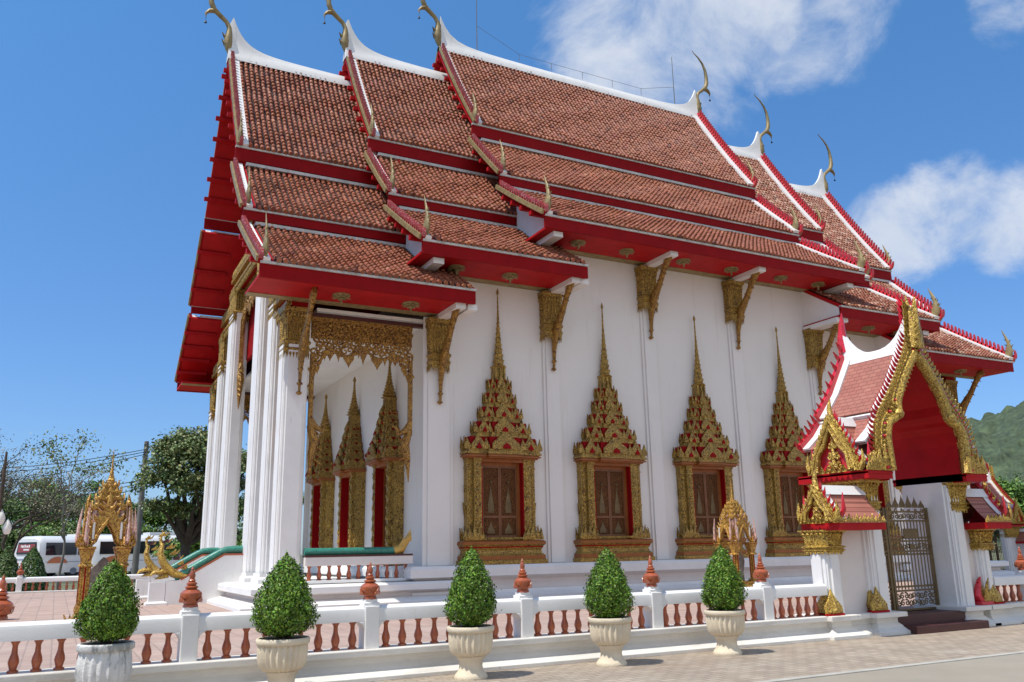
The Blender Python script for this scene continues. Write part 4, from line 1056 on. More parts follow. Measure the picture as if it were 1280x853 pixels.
for s in (-1, 1):
    P0, P1, WE = (1.90, 2.28, 2.30) if s < 0 else (1.52, 1.84, 1.93)     # small pillar and lower wing end
    # large pillar, capital, upper wing roof
    x0, x1 = sorted((s*.85, s*1.26)); p = MB(); corner_strip(p, x0, x1, 0, 1.02, .0, 2.425); pl = p.build('pillar', 'white', gate, bevel=.006)
    c = bigcap.build('capital', 'goldbright', pl, smooth=35); c.location = (s*1.13, .50, 1.95)
    b = MB(); G, RD, WH, TI = 0, 1, 2, 3
    xa, xb = sorted((s*.93, s*1.50)); b.box(xa, xb, -.33, 1.16, 2.42, 2.55, RD); b.box(xa, xb, -.345, 1.175, 2.50, 2.53, RD)
    crest(b, (xa, -.33, 2.55), (xb, -.33, 2.55), 11, .17, .11, (0, -1, 0), G)
    # scrolling corner piece between wing and arch
    for k in range(4):
        spiral(b, (s*(.98+.13*k), -.34, 2.75+.03*(k % 2)), .09, 1.2, k, 1, .03, G)
        b.leaf((s*(.98+.13*k), -.34, 2.62), (1, 0, 0), (0, -.1, 1), .16, .42-.06*k, .06, G)
    rx = sorted((s*.97, s*1.45))
    RP = [(0, 3.42), (.2, 3.12), (.36, 2.88), (.60, 2.6)]
    for sg in (-1, 1):
        for (ya, za), (yb, zb_) in zip(RP, RP[1:]):
            q = [(rx[0], .30+sg*ya, za), (rx[1], .30+sg*ya, za), (rx[1], .30+sg*yb, zb_), (rx[0], .30+sg*yb, zb_)]
            b.prism(q, (0, sg*.03, -.04), TI)
            xv = sorted((s*1.30, s*1.45)); q = [(xv[0], .30+sg*ya, za+.03), (xv[1], .30+sg*ya, za+.03), (xv[1], .30+sg*yb, zb_+.03), (xv[0], .30+sg*yb, zb_+.03)]
            b.prism(q, (0, sg*.02, -.03), WH)
    b.prism([(rx[0], .22, 3.34), (rx[0], .30, 3.5), (rx[0], .38, 3.34)], (rx[1]-rx[0], 0, 0), WH)
    wr = b.build('wing_roof', ['goldbright', 'redvivid', 'white', 'gatetile'], gate)
    small_pediment(s*1.50, .30, .55, 2.55, 3.55, s).build('pediment', ['goldbright', 'redglass'], wr, smooth=35)
    # small pillar, capital, lower wing roof
    x0, x1 = sorted((s*P0, s*P1)); p = MB(); corner_strip(p, x0, x1, 0, .40, .3, 1.30); pl = p.build('pillar', 'white', gate, bevel=.006)
    c = smallcap.build('capital', 'goldbright', pl, smooth=35); c.location = ((x0+x1)/2, .20, 1.28)
    b = MB(); xa, xb = sorted((s*1.27, s*WE)); b.box(xa, xb, -.36, .42, 1.61, 1.72, RD)
    crest(b, (xa, -.35, 1.72), (xb, -.35, 1.72), 12, .14, .1, (0, -1, 0), G)
    rx = sorted((s*1.28, s*(WE-.05))); RP = [(0, 2.24), (.13, 2.04), (.25, 1.89), (.38, 1.76)]
    for sg in (-1, 1):
        for (ya, za), (yb, zb_) in zip(RP, RP[1:]):
            b.prism([(rx[0], .03+sg*ya, za), (rx[1], .03+sg*ya, za), (rx[1], .03+sg*yb, zb_), (rx[0], .03+sg*yb, zb_)], (0, sg*.03, -.04), TI)
            xv = sorted((s*(WE-.19), s*(WE-.05))); b.prism([(xv[0], .03+sg*ya, za+.03), (xv[1], .03+sg*ya, za+.03), (xv[1], .03+sg*yb, zb_+.03), (xv[0], .03+sg*yb, zb_+.03)], (0, sg*.02, -.03), WH)
    b.prism([(rx[0], -.06, 2.17), (rx[0], .03, 2.32), (rx[0], .12, 2.17)], (rx[1]-rx[0], 0, 0), WH)
    wr = b.build('wing_roof', ['goldbright', 'redvivid', 'white', 'gatetile'], gate)
    small_pediment(s*WE, .03, .37, 1.72, 2.32, s).build('pediment', ['goldbright', 'redglass'], wr, smooth=35)
    # wall between the pillars, stepped base
    b = MB(); x = sorted((s*1.26, s*P0)); b.box(x[0], x[1], .16, .34, .3, 1.62); b.build('wing_wall', 'pinkwall', gate)
    b = MB(); pf = [(.17, 0), (.17, .045), (.15, .055), (.05, .11), (-.01, .17), (-.01, .235), (.02, .25), (.10, .262), (.10, .325), (.09, .333)]
    x = sorted((s*.83, s*1.33)); b.ring(x[0], x[1], -.03, .8, pf, 0)
    x = sorted((s*1.22, s*(P1+.02))); b.ring(x[0], x[1], .10, .55, [(o, z-.003) for o, z in pf], 0)
    x = sorted((s*(P0-.02), s*(P1+.04))); b.ring(x[0], x[1], -.03, .5, [(o, z+.002) for o, z in pf], 0)
    b.build('base', 'cream', gate, bevel=.006)
    for xc in ((1.19, 2.20) if s < 0 else (P1-.10,)):  # gilded foot ornaments at the pillar corners
        b = MB(); xx = s*xc if s < 0 else s*xc
        w = .22
        b.box(xx-w, xx+w*.7, -.05, .0, .335, .365, 1)
        for (ww, zz, hh) in ((.36, .365, .36), (.25, .37, .25), (.14, .37, .15)): b.leaf((xx-.03, -.0-.02*(.36-ww)*6, zz), (1, 0, 0), (0, .12, 1), ww, hh, .06, 0)
        side = -1
        xl = (x0 if abs(xc) > 1.5 else min(s*.85, s*1.26))
        b.box(xl-.05, xl, -.05, .30, .335, .365, 1)
        for (ww, zz, hh) in ((.34, .365, .36), (.22, .37, .24)): b.leaf((xl-.0-.02*(.36-ww)*6, .13, zz), (0, -1, 0), (.12, 0, 1), ww, hh, .06, 0)
        b.build('foot_ornament', ['goldbright', 'redvivid'], gate)
    b = MB()
    xx = 1.42; b.box(xx-.16, xx+.16, -.06, .2, .333, .39, 1)
    b.tube([(xx-.02, .05, .38), (xx-.10, .05, .5), (xx-.06, .05, .62), (xx-.0, .05, .74), (xx+.05, .05, .80)], [.09, .075, .055, .04, .01], 8, 1)
    for i in range(4): b.lathe([(0, -.03), (.035, 0), (0, .03)], (xx-.12+.02*i, .03, .45+.09*i), 6, 1)
    for i in range(5): b.leaf((xx+s*.02, -.01-.01*i, .39+.06*i), (1, 0, 0), (s*.2, -.2, 1), .15-.02*i, .16, .04, 0)
    if s > 0: b.build('naga_ornament', ['goldbright', 'redglass'], gate, smooth=45)
b = MB(); b.box(-.84, .84, -.02, .70, .0, .27); b.build('step', 'maroon', gate, bevel=.012)
b = MB(); b.box(-.80, .98, -.33, -.02, .0, .12); b.build('step', 'maroon', gate, bevel=.012)
def gate_leaf_mesh(w, h):
    b = MB(); t = .02
    for (x0, x1) in ((0, .05), (w-.05, w)): b.box(x0, x1, -t*1.3, t*1.3, 0, h)
    for z in (0, h*.18, h*.22, h*.53, h*.56, h*.66, h*.69, h*.86, h*.95): b.box(.05, w-.05, -t, t, z, z+.03)
    n = max(3, int(w/.085))
    for i in range(1, n): x = .05+(w-.1)*i/n; b.tube([(x, 0, .2*h), (x, 0, .87*h)], .011, 5)
    for (z0, z1) in ((.03, .17), (.575, .655), (.88, .95)):
        m = max(2, int(w/.11))
        for i in range(m):
            for zz in ((z0+z1)/2-.0,) if z1-z0 < .1 else (z0+.045, z1-.03):
                spiral(b, (.05+(w-.1)*(i+.5)/m, 0, zz*h), .055, 1.3, i, 1 if i % 2 else -1, .014)
    m = 6
    for i in range(m):
        b.leaf((.05+(w-.1)*(i+.5)/m, -.0, h+.0), (1, 0, 0), (0, 0, 1), (w-.1)/m*.9, .10+.12*math.sin(math.pi*(i+.5)/m), .02)
        spiral(b, (.05+(w-.1)*(i+.5)/m, 0, h*.955+.03), .04, 1.2, i, 1, .012)
    return b
gl = gate_leaf_mesh(1.10, 1.72); gl.box(.38, .74, -.04, -.022, 1.20, 1.36); gl.box(.5, .58, -.04, -.022, 1.0, 1.1)
o = gl.build('gate_leaf', 'bronze', gate); o.location = (-.27, .46, .28)
o = gate_leaf_mesh(.54, 1.72).build('gate_leaf', 'bronze', gate); o.location = (-.83, .46, .28)

# ------------------------------------------------------------------ GILDED BOUNDARY-STONE SHRINES
def shrine(label, loc):
    t = thing('boundary_stone_shrine', label, 'shrine', loc, 0, 'small gilded shrines in the temple courtyard')
    b = MB(); G, RD = 0, 1
    b.ring(-.42, .42, -.42, .42, [(.20, 0), (.20, .05), (.13, .07), (.09, .12), (.05, .14), (.09, .19), (.09, .23), (.02, .26), (-.02, .36), (.0, .38), (.0, .42)], [G, G, G, RD, G, G, G, G, G, G])
    for sx in (-1, 1):
        for sy in (-1, 1):
            for k in range(3): b.leaf((sx*.52, sy*(.46-.14*k), .08), (0, -sx, 0), (sx*.25, 0, 1), .14, .24, .05, G); b.leaf((sx*(.46-.14*k), sy*.52, .08), (sy*-1 if sy > 0 else 1, 0, 0), (0, sy*.25, 1), .14, .24, .05, G)
    b.build('base', ['goldorange', 'red'], t)
    post = None
    for sx in (-1, 1):
        for sy in (-1, 1):
            if post is None:
                p = MB(); corner_strip(p, -.08, .08, -.08, .08, .0, .86, 0)
                for (ux, uy) in ((0, -1), (0, 1), (-1, 0), (1, 0)):
                    p.box(-.012 if ux == 0 else (ux*.08 if ux > 0 else ux*.088), .012 if ux == 0 else (ux*.088 if ux > 0 else ux*.08), -.012 if uy == 0 else (uy*.08 if uy > 0 else uy*.088), .012 if uy == 0 else (uy*.088 if uy > 0 else uy*.08), .1, .74, 1)
                for z in (0, .04): p.ring(-.08, .08, -.08, .08, [(.03-z*.3, z), (.03-z*.3, z+.035)], 0)
                p.ring(-.08, .08, -.08, .08, [(.01, .74), (.04, .76), (.02, .79), (.01, .80)], 0)
                p.ring(-.08, .08, -.08, .08, [(.0, .80), (.01, .9), (.035, 1.0), (.045, 1.02), (.045, 1.05), (.06, 1.06), (.06, 1.10)], [0, 0, 0, 0, 1, 0])
                post = p.build('post', ['goldorange', 'red'], t); o = post
            else: o = part_copy(post, t, (0, 0, 0))
            o.location = (sx*.30, sy*.30, .42)
    b = MB()
    for (ux, uy) in ((0, -1), (1, 0), (0, 1), (-1, 0)):
        a = math.atan2(ux, -uy); mt = rotz(a)
        g = MB(); y = -.33
        for s in (-1, 1):
            P = [(s*.27, 1.54), (s*.19, 1.62), (s*.145, 1.76), (s*.08, 1.88), (0, 1.99)]
            Q = [(s*.44, 1.54), (s*.40, 1.66), (s*.30, 1.86), (s*.17, 2.06), (0, 2.30)]
            for i in range(4):
                vs = [(x, y+dy, z) for dy in (-.04, .05) for x, z in (P[i], P[i+1], Q[i+1], Q[i])]
                g.faces(vs, [(0, 1, 2, 3), (4, 7, 6, 5), (0, 4, 5, 1), (2, 6, 7, 3)], G)
            g.tube([(x, y-.05, z) for x, z in P], .035, 6, G); g.prism([(s*.44, y-.02, 1.5), (s*.27, y-.02, 1.5), (s*.27, y-.02, 1.6), (s*.44, y-.02, 1.66)], (0, .05, 0), G)
            for i in range(9):
                k = (i+.5)/9; x = np.interp(k, [0, .25, .5, .75, 1], [q[0]*s for q in Q])*s; z = np.interp(k, [0, .25, .5, .75, 1], [q[1] for q in Q])
                g.leaf((x, y-.03, z-.05), (1, 0, 0), (s*.5, -.1, .8), .09, .15, .04, G); g.leaf((x, y+.03, z-.03), (1, 0, 0), (s*.5, 0, .8), .07, .15, .03, RD)
            g.tube([(s*.40, y-.02, 1.56), (s*.48, y-.02, 1.62), (s*.47, y-.02, 1.9), (s*.44, y-.01, 2.22)], [.04, .036, .024, .006], 6, RD)
            g.tube([(s*.22, y+.12, 1.95), (s*.24, y+.12, 2.2), (s*.22, y+.12, 2.42)], [.026, .02, .005], 6, RD)
            for (px, py, pz) in ((.37, y+.1, 1.95), (.19, y+.16, 2.12)): g.box(s*px-.018, s*px+.018, py-.018, py+.018, pz-.3, pz, 2)
        g.tube([(0, y, 2.26), (0, y-.02, 2.36), (0, y, 2.5)], [.05, .04, .006], 6, G)
        b.add(g, mt)
    b.build('gable_roof', ['goldorange', 'palepink', 'white'], t, smooth=35)
    b = MB()
    for i, (w, z) in enumerate(((.27, 2.18), (.22, 2.32), (.165, 2.45), (.115, 2.57))):
        b.ring(-w, w, -w, w, [(0, z), (.015, z+.02), (.015, z+.05), (-.02, z+.07), (-.03, z+.14)], 0)
        for (ux, uy) in ((1, 0), (-1, 0), (0, 1), (0, -1)):
            for k in (-.7, 0, .7): b.leaf((ux*w+(k*w if ux == 0 else 0), uy*w+(k*w if uy == 0 else 0), z+.04), (-uy, ux, 0), (ux*.1, uy*.1, 1), w*.7, .14, .04, 0)
    b.lathe([(.085, 2.68), (.09, 2.70), (.06, 2.73), (.07, 2.75), (.045, 2.79), (.052, 2.81), (.032, 2.86), (.038, 2.88), (.022, 2.94), (.016, 3.05), (.006, 3.3), (0, 3.36)], (0, 0, 0), 10, 0)
    b.build('spire', 'goldorange', t, smooth=40)
    return t
sA = (-15.58, -9.5, FLOOR)
s1 = shrine('gilded four-post shrine with pink corner spikes, standing left of the temple stairs', sA)
s1.scale = (.86,)*3
s2 = dup(s1, (-2.15, -9.2, FLOOR), None, 'gilded four-post shrine in front of the hall windows, just left of the tall gate', .80)
for k, (sx, sy, sz, w, lab) in enumerate(((*sA, .86, 'grey boundary stone inside the gilded shrine left of the temple stairs'), (-2.15, -9.2, FLOOR, .8, 'grey boundary stone inside the gilded shrine in front of the hall windows'))):
    b = MB(); b.prism([(x, -.07, z) for x, z in ((-.20, 0), (-.17, .25), (-.24, .55), (-.22, .7), (-.1, .82), (0, .92), (.1, .82), (.22, .7), (.24, .55), (.17, .25), (.20, 0))], (0, .14, 0), 0)
    o = b.build('boundary_stone', 'stone', None, bevel=.02); o.location = (sx, sy, sz+.42*w); o.scale = (w,)*3
    tag(o, lab, 'stone')
# far gate on the side wall (same pattern, seen from the back right)
pg = at(1247, 690, 40)
dup(gate, (pg.x, pg.y, 0), math.pi/2, 'small far gate with red and white roofs seen beyond the tall gate', .8)

# ------------------------------------------------------------------ foliage helper
def leaf_mesh(name, P, Nn, size, mat_, parent=None, aspect=.55, tone_sd=.25, droop=.0, tint=None):
    P = np.asarray(P, float); n = len(P)
    Nn = np.asarray(Nn, float); Nn = Nn/np.maximum(1e-6, np.linalg.norm(Nn, axis=1))[:, None]
    a = rng.normal(size=(n, 3)); a[:, 2] -= droop; u = a-(a*Nn).sum(1)[:, None]*Nn; u /= np.maximum(1e-6, np.linalg.norm(u, axis=1))[:, None]
    w = np.cross(Nn, u); s = (size*rng.uniform(.65, 1.35, n))[:, None]
    V = np.empty((n, 4, 3)); V[:, 0] = P-u*s; V[:, 1] = P+w*s*aspect+Nn*s*.18; V[:, 2] = P+u*s; V[:, 3] = P-w*s*aspect+Nn*s*.18
    me = bpy.data.meshes.new(name); me.vertices.add(4*n); me.vertices.foreach_set('co', V.reshape(-1))
    me.loops.add(4*n); me.loops.foreach_set('vertex_index', np.arange(4*n, dtype=np.int32))
    me.polygons.add(n); me.polygons.foreach_set('loop_start', np.arange(0, 4*n, 4, dtype=np.int32)); me.polygons.foreach_set('loop_total', np.full(n, 4, dtype=np.int32))
    me.materials.append(M[mat_]); me.update(); me.validate()
    tn = np.clip(rng.normal(1, tone_sd, n), .4, 2)[:, None]*np.ones((1, 3))
    tn[:, 0] *= np.clip(rng.normal(1, .18, n), .6, 1.6)
    if tint is not None: tn *= tint
    ca = me.color_attributes.new('tone', 'FLOAT_COLOR', 'CORNER')
    ca.data.foreach_set('color', np.repeat(np.concatenate([tn, np.ones((n, 1))], 1), 4, axis=0).astype(np.float32).reshape(-1))
    o = bpy.data.objects.new(name, me); S.collection.objects.link(o)
    if parent is not None: o.parent = parent
    return o
# ------------------------------------------------------------------ POTTED BUSHES
def pot_mesh(kind):
    b = MB()
    if kind == 'urn':
        lower = [(.0, 0), (.188, 0), (.192, .02), (.178, .045), (.148, .08), (.132, .13), (.138, .19), (.158, .215), (.165, .225), (.165, .24)]
        b.lathe(lower, (0, 0, 0), 32, 0)
        b.lathe([(.165, .24), (.205, .255), (.235, .29), (.252, .36), (.258, .43), (.256, .485), (.252, .50)], (0, 0, 0), 96, 0, flute=.10, nfl=24)
        b.lathe([(.252, .50), (.262, .503), (.272, .515), (.275, .552), (.265, .565), (.245, .565), (.238, .53), (.0, .53)], (0, 0, 0), 32, 0)
    else:
        b.lathe([(.0, 0), (.20, 0), (.205, .02), (.205, .15), (.195, .17), (.19, .18)], (0, 0, 0), 32, 0)
        b.lathe([(.19, .18), (.235, .21), (.275, .28), (.29, .36), (.285, .44), (.27, .53), (.262, .55)], (0, 0, 0), 96, 0, flute=.085, nfl=20)
        b.lathe([(.262, .55), (.285, .555), (.295, .565), (.295, .61), (.28, .62), (.26, .62), (.25, .59), (.0, .59)], (0, 0, 0), 32, 0)
    return b
def bush(label, x, y, kind, prof, n, lean=0., seed=0, potmat='pot'):
    t = thing('potted_bush', label, 'potted bush', (x, y, 0), random.uniform(0, 6), 'potted clipped bushes along the balustrade')
    t.scale = (.86, .86, 1) if kind == 'bowl' else (1, 1, 1)
    pot_mesh(kind).build('pot', potmat, t, smooth=50)
    z0 = prof[0][1]; zr = .535 if kind == 'urn' else .595
    b = MB(); b.lathe([(0, zr+.003), (.235, zr+.003), (.2, zr+.02), (0, zr+.03)], (0, 0, 0), 20); b.build('soil', 'soil', t)
    b = MB()
    for i in range(5):
        a = i*1.256; b.tube([(.05*math.cos(a), .05*math.sin(a), zr), (.09*math.cos(a), .09*math.sin(a), z0+.1), (.16*math.cos(a), .16*math.sin(a), z0+.35)], [.02, .016, .006], 6)
    b.tube([(0, 0, zr), (.01, 0, z0+.5)], [.03, .008], 6)
    b.build('trunk', 'bark', t)
    rs = np.random.default_rng(seed)
    ZZ = [p[1] for p in prof]; RR = [p[0] for p in prof]
    zz = np.linspace(ZZ[0], ZZ[-1], 200); wts = np.interp(zz, ZZ, RR)+.03; wts /= wts.sum()
    z = rs.choice(zz, n, p=wts)+rs.normal(0, .006, n); th = rs.uniform(0, 2*math.pi, n)
    r = np.interp(z, ZZ, RR)
    bump = 1+.06*np.sin(th*3+z*9+seed*1.7)+.06*np.sin(th*7-z*17+seed*2)+.06*np.sin(th*13+z*31+seed)+.05*np.sin(th*19-z*53)*np.sin(z*37+seed)
    r = r*bump; dep = np.abs(rs.normal(0, .035, n)); dep += (rs.random(n) < .3)*rs.uniform(0, .14, n)
    rr = np.maximum(0, r-dep+rs.normal(.004, .012, n))
    P = np.stack([rr*np.cos(th)+lean*(z-z0), rr*np.sin(th), z], 1)
    dz = np.gradient(np.array(RR), np.array(ZZ)); sl = -np.interp(z, ZZ, dz)
    st_ = rs.integers(0, n, 90); P[st_, :2] *= rs.uniform(1.08, 1.22, (90, 1)); P[st_, 2] += rs.uniform(0, .04, 90)
    Nn = np.stack([np.cos(th), np.sin(th), np.clip(sl, -1, 2)*.8], 1)+rs.normal(0, .55, (n, 3))
    leaf_mesh('foliage', P, Nn, .0145, 'leaf_box', t, .6, .45)
    return t
pf = [(.17, .575), (.26, .64), (.298, .745), (.285, .87), (.245, 1.01), (.19, 1.15), (.125, 1.28), (.06, 1.38), (.0, 1.43)]
def pscale(sr, z0, z1): return [(r*sr, z0+(z-.55)/(1.43-.55)*(z1-z0)) for r, z in pf]
bush('widest dark green bush in a white pot with peeling paint, leftmost of the row', -15.76, -15.6, 'bowl', pscale(1.03, .63, 1.38), 15000, 0, 1, 'potworn')
bush('broad tapering bush in a cream fluted pot, second from the left', -14.09, -15.6, 'urn', pscale(1.04, .575, 1.41), 14000, 0, 2)
bush('tall narrow cone bush in a cream fluted urn, middle of the row', -11.95, -15.6, 'urn', pscale(.94, .56, 1.44), 13000, .02, 3)
bush('even cone bush in a cream fluted urn below the second window from the left', -10.03, -15.6, 'urn', pscale(.97, .55, 1.41), 13000, .01, 4)
bush('smallest looking bright green bush in a cream urn, rightmost beside the small shrine', -8.17, -15.6, 'urn', pscale(.93, .55, 1.41), 13000, -.01, 5)

# ------------------------------------------------------------------ TREES
def blob_points(blobs, n, clump, rs, shell=.5):
    V = np.array([b_[3]**2 for b_ in blobs]); V = V/V.sum(); P = []; Nn = []
    for bl, v in zip(blobs, V):
        nc = max(6, int(clump*v)); d = rs.normal(size=(nc, 3)); d /= np.linalg.norm(d, axis=1)[:, None]; d[:, 2] = np.where(d[:, 2] < -.35, -d[:, 2]*.6, d[:, 2])
        rad = bl[3]*(shell+(1-shell)*rs.random(nc)**.6)*rs.uniform(.85, 1.15, nc); C_ = np.array(bl[:3])+d*rad[:, None]*np.array([1, 1, bl[4] if len(bl) > 4 else .8])
        m = int(n*v/nc)+1; q = rs.normal(size=(nc, m, 3))*np.array([1, 1, .7])*bl[3]*.16+C_[:, None, :]
        nn = d[:, None, :]*.8+rs.normal(size=(nc, m, 3))*.7+np.array([0, 0, .5]); P.append(q.reshape(-1, 3)); Nn.append(nn.reshape(-1, 3))
    return np.concatenate(P), np.concatenate(Nn)
def limb(b, p0, p1, r0, r1, rs, wob=.08, n=5):
    p0, p1 = np.array(p0, float), np.array(p1, float); L = np.linalg.norm(p1-p0); P = [p0+(p1-p0)*k/n+(rs.normal(size=3)*wob*L if 0 < k < n else 0) for k in range(n+1)]
    b.tube([tuple(p) for p in P], list(np.linspace(r0, r1, n+1)), 7)
    return P
def tree(label, loc, h, blobs, n, clump, size, lm, trunk_r, fork, seed, bark='bark', group=None, name='tree'):
    rs = np.random.default_rng(seed); t = thing(name, label, 'tree', loc, 0, group)
    b = MB(); top = (rs.normal(0, .15), rs.normal(0, .15), fork); limb(b, (0, 0, -.1), top, trunk_r, trunk_r*.75, rs, .03)
    for bl in blobs: limb(b, top, (bl[0], bl[1], bl[2]), trunk_r*.6, trunk_r*.15, rs, .06)
    b.build('trunk', bark, t, smooth=60)
    P, Nn = blob_points(blobs, n, clump, rs); leaf_mesh('crown', P, Nn, size, lm, t, .55, .3, .3)
    return t
# big broad-leaved tree beside the porch
p = at(232, 690, 46); 
tree('large broad-leaved tree with dark forked trunk beside the temple porch', (p.x, p.y, 0), 8.2,
     [(-.2, 0, 5.9, 1.9, .9), (-1.2, .3, 5.0, 1.3), (1.2, -.2, 6.0, 1.6), (.3, .4, 7.0, 1.2), (-.9, -.4, 6.4, 1.1), (1.6, .3, 4.6, 1.4), (-1.3, 0, 3.7, .9), (.2, -.8, 4.6, 1.2), (2.6, 0, 5.6, 1.3), (-.3, .2, 3.4, .8)], 27000, 330, .088, 'leaf_tree', .30, 2.0, 11)
# half-bare tree at the left edge
def bare_tree(label, loc, h, seed, spread, nleaf, size=.06, lm='leaf_dry', r=.16, bark='bark', zlo=.25, levels=4):
    rs = np.random.default_rng(seed); t = thing('tree', label, 'tree', loc); b = MB(); tips = []
    def grow(p, d, L, r, lv):
        q = p+d*L; P = limb(b, p, q, r, r*.62, rs, .05, 4)
        if lv == 0: tips.append(q); return
        for k in range(rs.integers(2, 4)):
            nd = d+rs.normal(size=3)*spread; nd[2] = abs(nd[2])*.8+.12; nd /= np.linalg.norm(nd); grow(q if k < 2 else np.array(P[2]), nd, L*rs.uniform(.62, .85), r*.6, lv-1)
    grow(np.array([0, 0, -.1]), np.array([.03, 0, 1.]), h*.34, r, levels)
    b.build('trunk', bark, t, smooth=60)
    tips = np.array(tips); c = tips[rs.integers(0, len(tips), nleaf)]+rs.normal(size=(nleaf, 3))*np.array([.4, .4, .28])*h/9
    leaf_mesh('crown', c, rs.normal(size=(nleaf, 3))+np.array([0, 0, .5]), size, lm, t, .5, .35)
    return t
p = at(4, 690, 60); bare_tree('half bare grey-brown tree standing tall at the left edge', (p.x, p.y, 0), 9.6, 21, .5, 3200, .07)
p = at(-30, 690, 62); bare_tree('dry thin tree cut off by the left picture edge behind the lamp', (p.x, p.y, 0), 9.0, 22, .45, 2200, .07)
p = at(76, 700, 41); bare_tree('slender pale young tree with sparse leaves in front of the bus', (p.x, p.y, 0), 6.6, 29, .30, 900, .065, 'leaf_tree', .07, 'barkpale', levels=3)
# belt of trees behind the bus, each one its own crown
LAB = ['dense green tree behind the bus, between the bare tree and the lamp', 'low spreading green tree behind the white bus roof', 'yellow-green tree behind the rear of the bus', 'dark green tree behind the middle of the bus', 'bright green tree just left of the gilded shrine spire',
       'bushy tree seen through the gilded shrine', 'bushy green tree right of the leaning pole', 'light green tree below the big broad-leaved crown', 'green tree seen between the porch columns', 'green tree hidden mostly by the porch columns']
for i, (u, D, zt, r) in enumerate(((-25, 92, 9.2, 3.4), (15, 88, 8.0, 3.2), (48, 96, 9.4, 3.4), (70, 90, 8.0, 2.9), (104, 92, 9.6, 3.2), (140, 98, 8.4, 3.2), (180, 100, 8.6, 3.0), (205, 98, 8.0, 3.0), (262, 90, 8.2, 3.0), (312, 90, 8.2, 3.2))):
    p = at(u, 690, D); rs = np.random.default_rng(40+i)
    bl = [(0, 0, zt*.62, r*.8)]+[(rs.normal(0, r*.55), rs.normal(0, r*.4), zt*rs.uniform(.35, .82), r*rs.uniform(.38, .6)) for _ in range(6)]
    tree(LAB[i], (p.x, p.y, 0), zt, bl, 5200, 110, .15, ('leaf_dark', 'leaf_bright', 'leaf_tree')[(0, 0, 1, 0, 1, 0, 2, 1, 0, 0)[i]], .2, zt*.3, 60+i, group='trees behind the car park')
for i, (u, D, zt, r, lb) in enumerate(((1235, 62, 6.2, 2.6, 'bright leafy tree behind the far gate roofs'), (1262, 58, 5.4, 2.2, 'bright green tree rising right of the far gate'), (1290, 64, 6.0, 2.6, 'leafy tree cut off by the right picture edge'), (1215, 70, 4.6, 2.2, 'low green tree behind the far gate beside the hall corner'))):
    p = at(u, 690, D); rs = np.random.default_rng(80+i)
    bl = [(0, 0, zt*.6, r*.8)]+[(rs.normal(0, r*.55), rs.normal(0, r*.5), zt*rs.uniform(.3, .8), r*rs.uniform(.4, .6)) for _ in range(6)]
    tree(lb, (p.x, p.y, 0), zt, bl, 7000, 130, .11, 'leaf_bright', .2, zt*.3, 90+i, group='leafy trees at the right edge')
for i, (u, D, zt, r, lb) in enumerate(((-15, 84, 4.6, 3.0, 'low bright green tree behind the lamp at the left edge'), (28, 82, 4.4, 2.8, 'low green tree above the left end of the bus'), (60, 86, 5.0, 3.0, 'round green tree above the front windows of the bus'), (92, 84, 4.8, 2.8, 'low green tree left of the gilded shrine roof'), (125, 100, 5.2, 2.8, 'low green tree behind the middle of the gilded shrine'), (160, 100, 5.4, 2.8, 'green tree behind the foot of the leaning pole'), (192, 98, 5.0, 2.4, 'low yellow-green tree behind the naga heads'), (214, 92, 4.6, 2.4, 'low bright tree below the big broad-leaved crown'), (246, 70, 3.6, 2.2, 'low green tree just left of the porch columns'), (300, 74, 4.4, 2.6, 'low green tree in the gap between the porch columns'))):
    p = at(u, 690, D); rs = np.random.default_rng(140+i)
    bl = [(0, 0, zt*.55, r*.8)]+[(rs.normal(0, r*.6), rs.normal(0, r*.4), zt*rs.uniform(.25, .75), r*rs.uniform(.38, .6)) for _ in range(6)]
    tree(lb, (p.x, p.y, 0), zt, bl, 4800, 110, .13, ('leaf_bright', 'leaf_dark', 'leaf_bright', 'leaf_tree')[i % 4], .15, zt*.25, 160+i, group='low trees behind the car park')
# clipped cone shrubs beyond the back wall
for i, (u, D, lb) in enumerate(((41, 40, 'clipped cone shrub behind the back balustrade in front of the bus end'), (8, 39, 'dark clipped cone shrub behind the back balustrade at the left edge'))):
    p = at(u, 700, D); t = thing('cone_shrub', lb, 'shrub', (p.x, p.y, 0), 0, 'clipped cone shrubs behind the back balustrade'); rs = np.random.default_rng(100+i)
    n = 5200; z = rs.random(n)**1.5*1.75+.12; th = rs.uniform(0, 6.283, n); r = np.interp(z, [.1, .5, 1.4, 1.9], [.62, .66, .34, .03])*(1-np.abs(rs.normal(0, .12, n)))
    leaf_mesh('foliage', np.stack([r*np.cos(th), r*np.sin(th), z], 1), np.stack([np.cos(th), np.sin(th), .5+0*th], 1)+rs.normal(0, .5, (n, 3)), .045, 'leaf_dark', t, .6)
    b = MB(); b.tube([(0, 0, -.05), (0, 0, 1.2)], [.06, .02], 6); b.build('trunk', 'bark', t)

